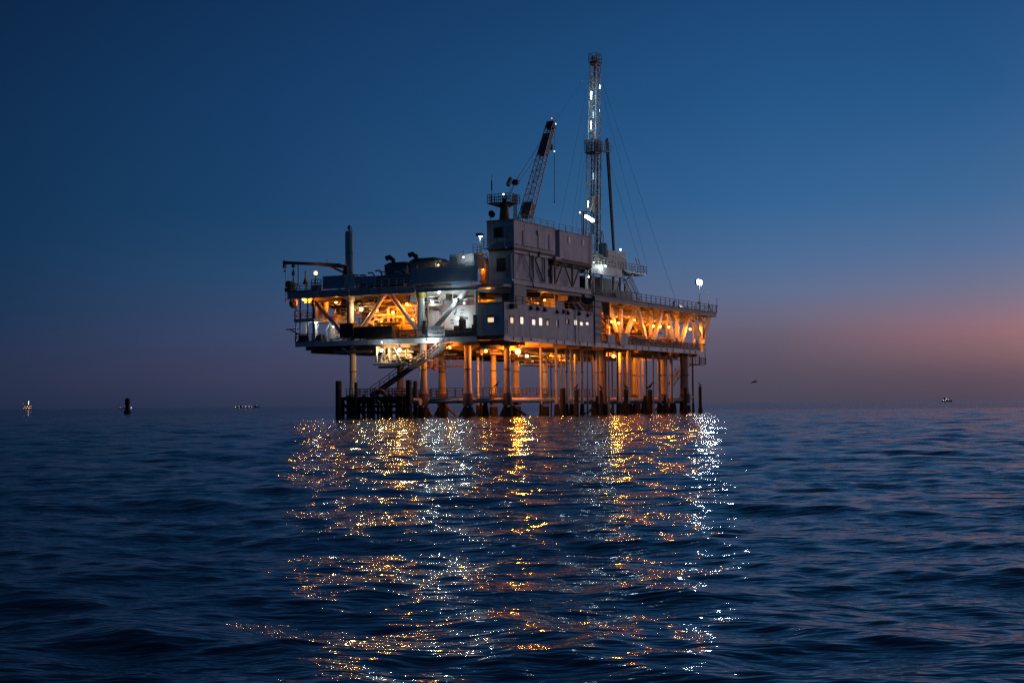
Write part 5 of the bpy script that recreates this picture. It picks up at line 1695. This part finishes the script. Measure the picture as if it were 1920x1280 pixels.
for i, u in enumerate((35, 42, 49, 56, 63, 70)):  # unseen fill lamps, added to brighten the truss bay ceiling
    lamp((u, 5.3, 15.7), 'sodium', ('first', 'second', 'third', 'fourth', 'fifth', 'last')[i] + ' added fill lamp from the left, unseen between the ceiling beams of the open truss bay', .15, hang=.1)
lamp(R(1083, 548, 2.2), 'white_s', 'white lamp above the covered stair on the living quarters roof', .16)
lamp(R(1113, 492, 3.2), 'whitel', 'white lamp at the left end of the drill floor girder', .06)
lamp(R(1135, 499, 3.2), 'white_s', 'white lamp on the drill floor railing', .16)
lamp(R(1104, 519, 3.2), 'white_s', 'white lamp under the drill floor behind the upper cabin', .14)
T = Thing('roof_floodlight', 'white floodlight on a short post left of the stacked cabins', 'floodlight', (4.2, 6.2, 21.65))
q = L(900, 441, 4.2)
T.part('post', MB().tube((4.2, q[1], 21.6), (4.2, q[1], q[2]), .07, n=6), 'white')
T.part('hood', MB().beam(off(q, 0, .5, .1), off(q, 0, -.4, .05), .5, .35), 'black')
T.part('lens', MB().box(4.05, 4.35, q[1] - .32, q[1] + .1, q[2] - .22, q[2] - .14), 'white_s')
add_light(T, (4.2, q[1] - .1, q[2] - .4), 'white_s', .12)
lamp(L(869, 482, -.2), 'white_s', 'white lamp shining on the front of the white deck cabin', .10)
lamp(L(822, 497, 2.2), 'warmw', 'warm lamp inside the white hoop frame', .08)

for x_, y_, r_ in ((1109, 180, .09), (1109, 236, .09), (1113, 206, .06), (1113, 150, .05), (1113, 330, .06), (1103, 383, .09)):  # light of the mast tubes, the added fill strips included
    add_light(Mst, R(x_, y_, MV - 1.1), 'white_s', r_)
for T_, q_, zt_ in FLOODS:
    for du in (-.6, .6):
        add_light(T_, (q_[0] + du, q_[1] - .6, zt_ + .42), 'flood', .42)

# ------------------------------------------------------------------ fender piles, boat landing
def pile(p, top, r, label, m='timber', lean=0.0, flare=False, name='fender_pile'):
    u, v = p[0], p[1]
    prof = [(r * (1.9 if flare else 1.12), -3.0), (r * (1.7 if flare else 1.1), .2), (r * 1.05, 1.0), (r, top - .2), (r * .93, top)]
    mb = MB().lathe((u, v, 0), prof, 12)
    mb.v = [(x + lean * z, y + .3 * lean * z, z) for x, y, z in mb.v]
    T = Thing(name, label, 'pile', (u, v, 0), 'fender piles round the platform')
    T.part('shaft', mb, m, smooth=True)
    T.part('cap_ring', MB().lathe((u + lean * top, v + .3 * lean * top, top - .25), [(r * 1.06, 0), (r * 1.06, .12)], 12), 'dark')
    return T


pile(L(635, 760, -1.6), 4.95, .41, 'thick dark fender pile at the far left of the boat landing')
pile(L(667, 760, -1.4), 4.75, .21, 'slender dark fender pile in front of the left leg', lean=.03)
pile(L(767, 760, -1.5), 4.9, .40, 'thick dark fender pile left of the white leg')
pile(L(779, 760, -.3), 4.8, .28, 'paler fender pile between the thick pile and the white leg', 'growth')
pile(L(701, 760, -1.5), 3.6, .18, 'short dark post pile at the foot of the long stair')
pile(R(1055, 760, -.8), 3.75, .38, 'thick dark fender pile among the orange conductors')
pile(R(1081, 760, -.6), 3.6, .30, 'fender pile with a bird to the right of the thick conductor pile', 'growth')
pile(R(1127, 760, -.6), 3.6, .22, 'fender pile with a bird below the right orange lamp', 'growth')
pile(R(1174, 760, -.6), 3.7, .32, 'fender pile left of the brightest orange conductor', 'growth')
pile(R(1219, 760, -.6), 3.7, .36, 'fender pile with a hunched bird right of the orange conductors')
pile(R(1285, 760, -1.0), 4.1, .28, 'dark fender pile under the right deck end', flare=True)
pile(R(1313, 760, -2.5), 4.3, .25, 'lone dark fender pile standing clear at the far right', flare=True, lean=-.02)
BL = Thing('boat_landing', 'dark timber boat landing frame at the left foot of the platform', 'boat landing', (-1, 20, 0))
for i, x in enumerate((643, 652, 660, 673, 682, 690, 696, 709, 716, 725, 733, 744, 752, 759)):
    q = L(x, 760, -.9 + .5 * (i % 3))
    BL.part('post', MB().beam((q[0], q[1], -2.5), (q[0], q[1], (2.7, 3.0, 2.6)[i % 3]), .26 if i % 2 else .34), 'timber')
va, vb = L(638, 750, -.9)[1], L(764, 750, -.9)[1]
for z, h in ((2.55, .34), (1.55, .3), (.75, .3)):
    BL.part('wale', MB().beam((-1.15, vb, z), (-1.15, va, z), .22, h), 'timber')
    BL.part('wale', MB().beam((.35, vb, z - .1), (.35, va, z - .1), .22, h), 'timber')
for i in range(26):
    v = vb + (va - vb) * (i + .5) / 26
    BL.part('deck_plank', MB().box(-1.2, .5, v - .17, v + .17, 2.72, 2.79), 'timber')
for i in range(5):
    v = vb + (va - vb) * (i + .1) / 5
    BL.part('cross_brace', MB().beam((-1.0, v, .2), (-1.0, v + 1.5, 2.3), .18), 'timber')
BL.part('railing', MB().rail([(.5, vb, 2.79), (.5, va, 2.79)], 1.1, 1.1, .035, 2), 'dark')
q = L(712, 742, -.9)
one('mooring_hoop', 'large round dark mooring fender at the foot of the long stair', 'fender', MB().path(
    [(-.9, q[1] + 1.0 * math.cos(t), q[2] - .3 + 1.0 * math.sin(t)) for t in [i * math.pi / 10 for i in range(-1, 12)]], .3, 10), 'red', (-.9, q[1], q[2] - 1), smooth=True)
q = L(784, 753, -.4)
T = Thing('rope_roll', 'pale round roller fender beside the foot of the white leg', 'fender', off(q, dz=-.5))
T.part('drum', MB().path([off(q, -.2, .4), off(q, -.2, -.5)], .48, 14), 'pipe', smooth=True)
T.part('hub', MB().path([off(q, -.2, .6), off(q, -.2, .4)], .3, 12), 'dark')
one('mooring_rope', 'pale rope hanging over the boat landing edge', 'rope', MB().path(
    [L(706, 751, -1.4), L(711, 752, -1.4), L(716, 757, -1.4), L(719, 764, -1.4)], .06, 6), 'pipe', L(712, 757, -1.4))


# ------------------------------------------------------------------ birds
def perched(p, s, label, hunch=0.0, face=1):
    pts = [(-.42, 0, -.05), (-.22, 0, .08), (0, 0, .20), (.10, 0, .34), (.12 + hunch, 0, .50), (.20 + hunch, 0, .60), (.30 + hunch, 0, .60), (.46 + hunch, 0, .55)]
    rad = [.02, .09, .14, .12, .06, .065, .05, .012]
    mb = MB().path([(p[0] + face * x * s * .53, p[1] - face * x * s * .85, p[2] + .12 * s + z * s) for x, y, z in pts], [r * s for r in rad], 8)
    T = Thing('bird', label, 'bird', p, 'perched birds')
    T.part('body', mb, 'feather', smooth=True)
    T.part('leg', MB().tube(off(p, dv=.04), off(p, dv=.04, dz=.2 * s), .02, n=5), 'feather')
    T.part('leg', MB().tube(off(p, dv=-.04), off(p, dv=-.04, dz=.2 * s), .02, n=5), 'feather')


def ptop(px, v, z):
    q = R(px, 760, v)
    return (q[0], q[1], z)


perched(ptop(1081, -.6, 3.6), 1.0, 'dark bird perched on the pile beside the thick conductor pile')
perched(ptop(1127, -.6, 3.6), 1.0, 'dark bird perched on the pile below the right orange lamp', face=-1)
perched(ptop(1174, -.6, 3.7), 1.0, 'dark bird perched left of the brightest orange conductor', face=-1)
perched(ptop(1219, -.6, 3.7), 1.5, 'large hunched bird on the pile right of the orange conductors', .08)
perched(ptop(1313, -2.5, 4.28), .8, 'small bird on the lone far right pile', face=-1)
q = L(925, 730, .2)
perched((q[0] + 4.5, q[1] + 2.0, 3.85), 1.0, 'dark bird on the walkway railing between the orange legs')

d = ray(1413, 716)
gp = CAM + d * (200 / d.y)
G = Thing('flying_bird', 'lone dark seabird gliding low right of the platform', 'bird', tuple(gp), free=True)
mb = MB().path([(gp.x - .25, gp.y + .1, gp.z - .05), (gp.x - .05, gp.y + .05, gp.z), (gp.x + .15, gp.y, gp.z + .03), (gp.x + .38, gp.y - .05, gp.z + .02)], [.02, .07, .07, .02], 8)
for s, tipz, tipx in ((1, .38, .62), (-1, -.22, -.62)):
    mb.add([(gp.x, gp.y, gp.z + .05), (gp.x + .1, gp.y - .12, gp.z + .05), (gp.x + tipx * .55 + .03, gp.y - .1, gp.z + tipz * .75), (gp.x + tipx * .5, gp.y + .12, gp.z + tipz * .7), (gp.x + tipx, gp.y + .05, gp.z + tipz)],
           [(0, 1, 2, 3), (3, 2, 4)])
mb.v = [tuple(Vector(tuple(gp)) + (Vector(p) - Vector(tuple(gp))) * 1.35) for p in mb.v]
G.part('body', mb, 'feather')


# ------------------------------------------------------------------ far ships and the channel buoy
def sea_pt(px, py, Y):
    d = ray(px, py)
    q = CAM + d * (Y / d.y)
    return q


def hull(T, x, y, ln, w, h, m='grey'):
    T.part('hull', MB().add([(x - ln / 2, y - w / 2, -1), (x + ln / 2 * .85, y - w / 2, -1), (x + ln / 2 * .85, y + w / 2, -1), (x - ln / 2, y + w / 2, -1),
                             (x - ln / 2 * 1.02, y - w / 2, h), (x + ln / 2 * .9, y - w / 2, h), (x + ln / 2 * .9, y + w / 2, h), (x - ln / 2 * 1.02, y + w / 2, h), (x + ln / 2 * 1.05, y, h * 1.2), (x + ln / 2, y, -1)],
                            [(0, 3, 2, 9, 1), (4, 5, 8, 6, 7), (0, 1, 5, 4), (2, 3, 7, 6), (3, 0, 4, 7), (1, 9, 8, 5), (9, 2, 6, 8)]), m)


def ship(px, Y, ln, h, label, lights, tower=None):
    q = sea_pt(px, 760, Y)
    x, y = q.x, Y
    T = Thing('distant_ship', label, 'ship', (x, y, 0), free=True)
    hull(T, x, y, ln, ln * .2, h)
    T.part('deckhouse', MB().box(x - ln * .35, x - ln * .12, y - ln * .08, y + ln * .08, h, h * 2.3).box(x - ln * .30, x - ln * .2, y - ln * .06, y + ln * .06, h * 2.3, h * 3), 'dark')
    T.part('mast', MB().beam((x - ln * .22, y, h * 3), (x - ln * .22, y, h * 4.2), ln * .01).beam((x + ln * .25, y, h), (x + ln * .25, y, h * 3.2), ln * .01), 'dark')
    for dx, dz, r, m in lights:
        T.part('deck_light', MB().ball((x + dx * ln, y - ln * .12, h * dz), r * .42, 6, 4), m)
    return T


ship(458, 3000, 38, 1.7, 'distant ship with a line of deck lights on the left horizon', ((-.45, 1.3, 1.0, 'far_w'), (-.25, 1.8, .9, 'far_w'), (-.08, 1.5, .9, 'far_o'), (.1, 1.6, 1.2, 'far_w'), (.28, 1.7, 1.0, 'far_w'), (.42, 1.4, .9, 'far_o')))
ship(482, 3300, 14, 2.2, 'tiny distant boat right of the lit ship on the left horizon', ((-.1, 2.6, .6, 'far_w'),))
ship(1776, 2600, 18, 2.4, 'small distant boat with bright white lights on the right horizon', ((-.4, 1.2, 1.1, 'far_w'), (-.1, 2.2, 1.1, 'far_w'), (.08, 1.5, .8, 'far_w'), (-.2, 1.2, .9, 'far_w')))
ship(228, 2800, 12, 2.0, 'tiny distant boat left of the dark channel buoy', ((-.2, 1.6, .7, 'far_w'), (.2, 2.2, .5, 'far_o')))
q = sea_pt(54, 760, 2500)
T = Thing('distant_platform', 'tiny distant oil platform with orange lights and a white lit mast at the far left', 'oil platform', (q.x, 2500, 0), free=True)
x, y = q.x, 2500
T.part('deck', MB().box(x - 7, x + 7, y - 6, y + 6, 3.5, 5.0).box(x - 6, x + 5, y - 5, y + 5, 7, 8), 'dark')
for dx in (-5.5, -2, 2, 5.5):
    T.part('leg', MB().beam((x + dx, y - 4, -2), (x + dx, y - 4, 7), .8), 'dark')
T.part('derrick', MB().lattice((x, y, 8), (x + .4, y, 17), 1.3, .6, 1.3, .6, 5, .25, .2, (1, 0, 0)), 'white')
T.part('derrick_light', MB().beam((x, y - 1.6, 9), (x + .3, y - 1.4, 15), .35), 'far_w')
for dx, z, r, m in ((-6, 2.8, .7, 'far_o'), (-4.2, 5.6, .7, 'far_o'), (-2, 3.0, .9, 'far_o'), (0, 6.0, .8, 'far_w'), (1.8, 3.0, .9, 'far_o'), (4, 5.8, .7, 'far_o'), (6, 2.9, .7, 'far_o'), (-7, 11, .4, 'redl'), (6.4, 6.2, .6, 'far_o'), (3.2, 2.9, .7, 'far_o')):
    T.part('deck_light', MB().ball((x + dx, y - 7, z), r * .6, 6, 4), m)
q = sea_pt(239, 770, 420)
bx, by = q.x, 420
T = Thing('channel_buoy', 'dark channel buoy with a blocky tower floating left of the platform', 'buoy', (bx, by, 0), free=True)
T.part('float', MB().lathe((bx, by, 0), [(.9, -.8), (1.05, 0), (1.05, .6), (.85, .9)], 14), 'black')
T.part('tower', MB().lathe((bx, by, 0), [(.75, .9), (.6, 2.0), (.62, 2.6), (.72, 2.7), (.72, 4.1), (.5, 4.3)], 12), 'black')
T.part('lantern', MB().lathe((bx, by, 4.3), [(.12, 0), (.12, .25), (.05, .3)], 8), 'black')
one('distant_marker_light', 'pale far light just right of the dark channel buoy', 'light', MB().ball((sea_pt(246, 761, 2500).x, 2500, 2.4), .55, 6, 4), 'far_w', (sea_pt(246, 761, 2500).x, 2500, 1.0), free=True)
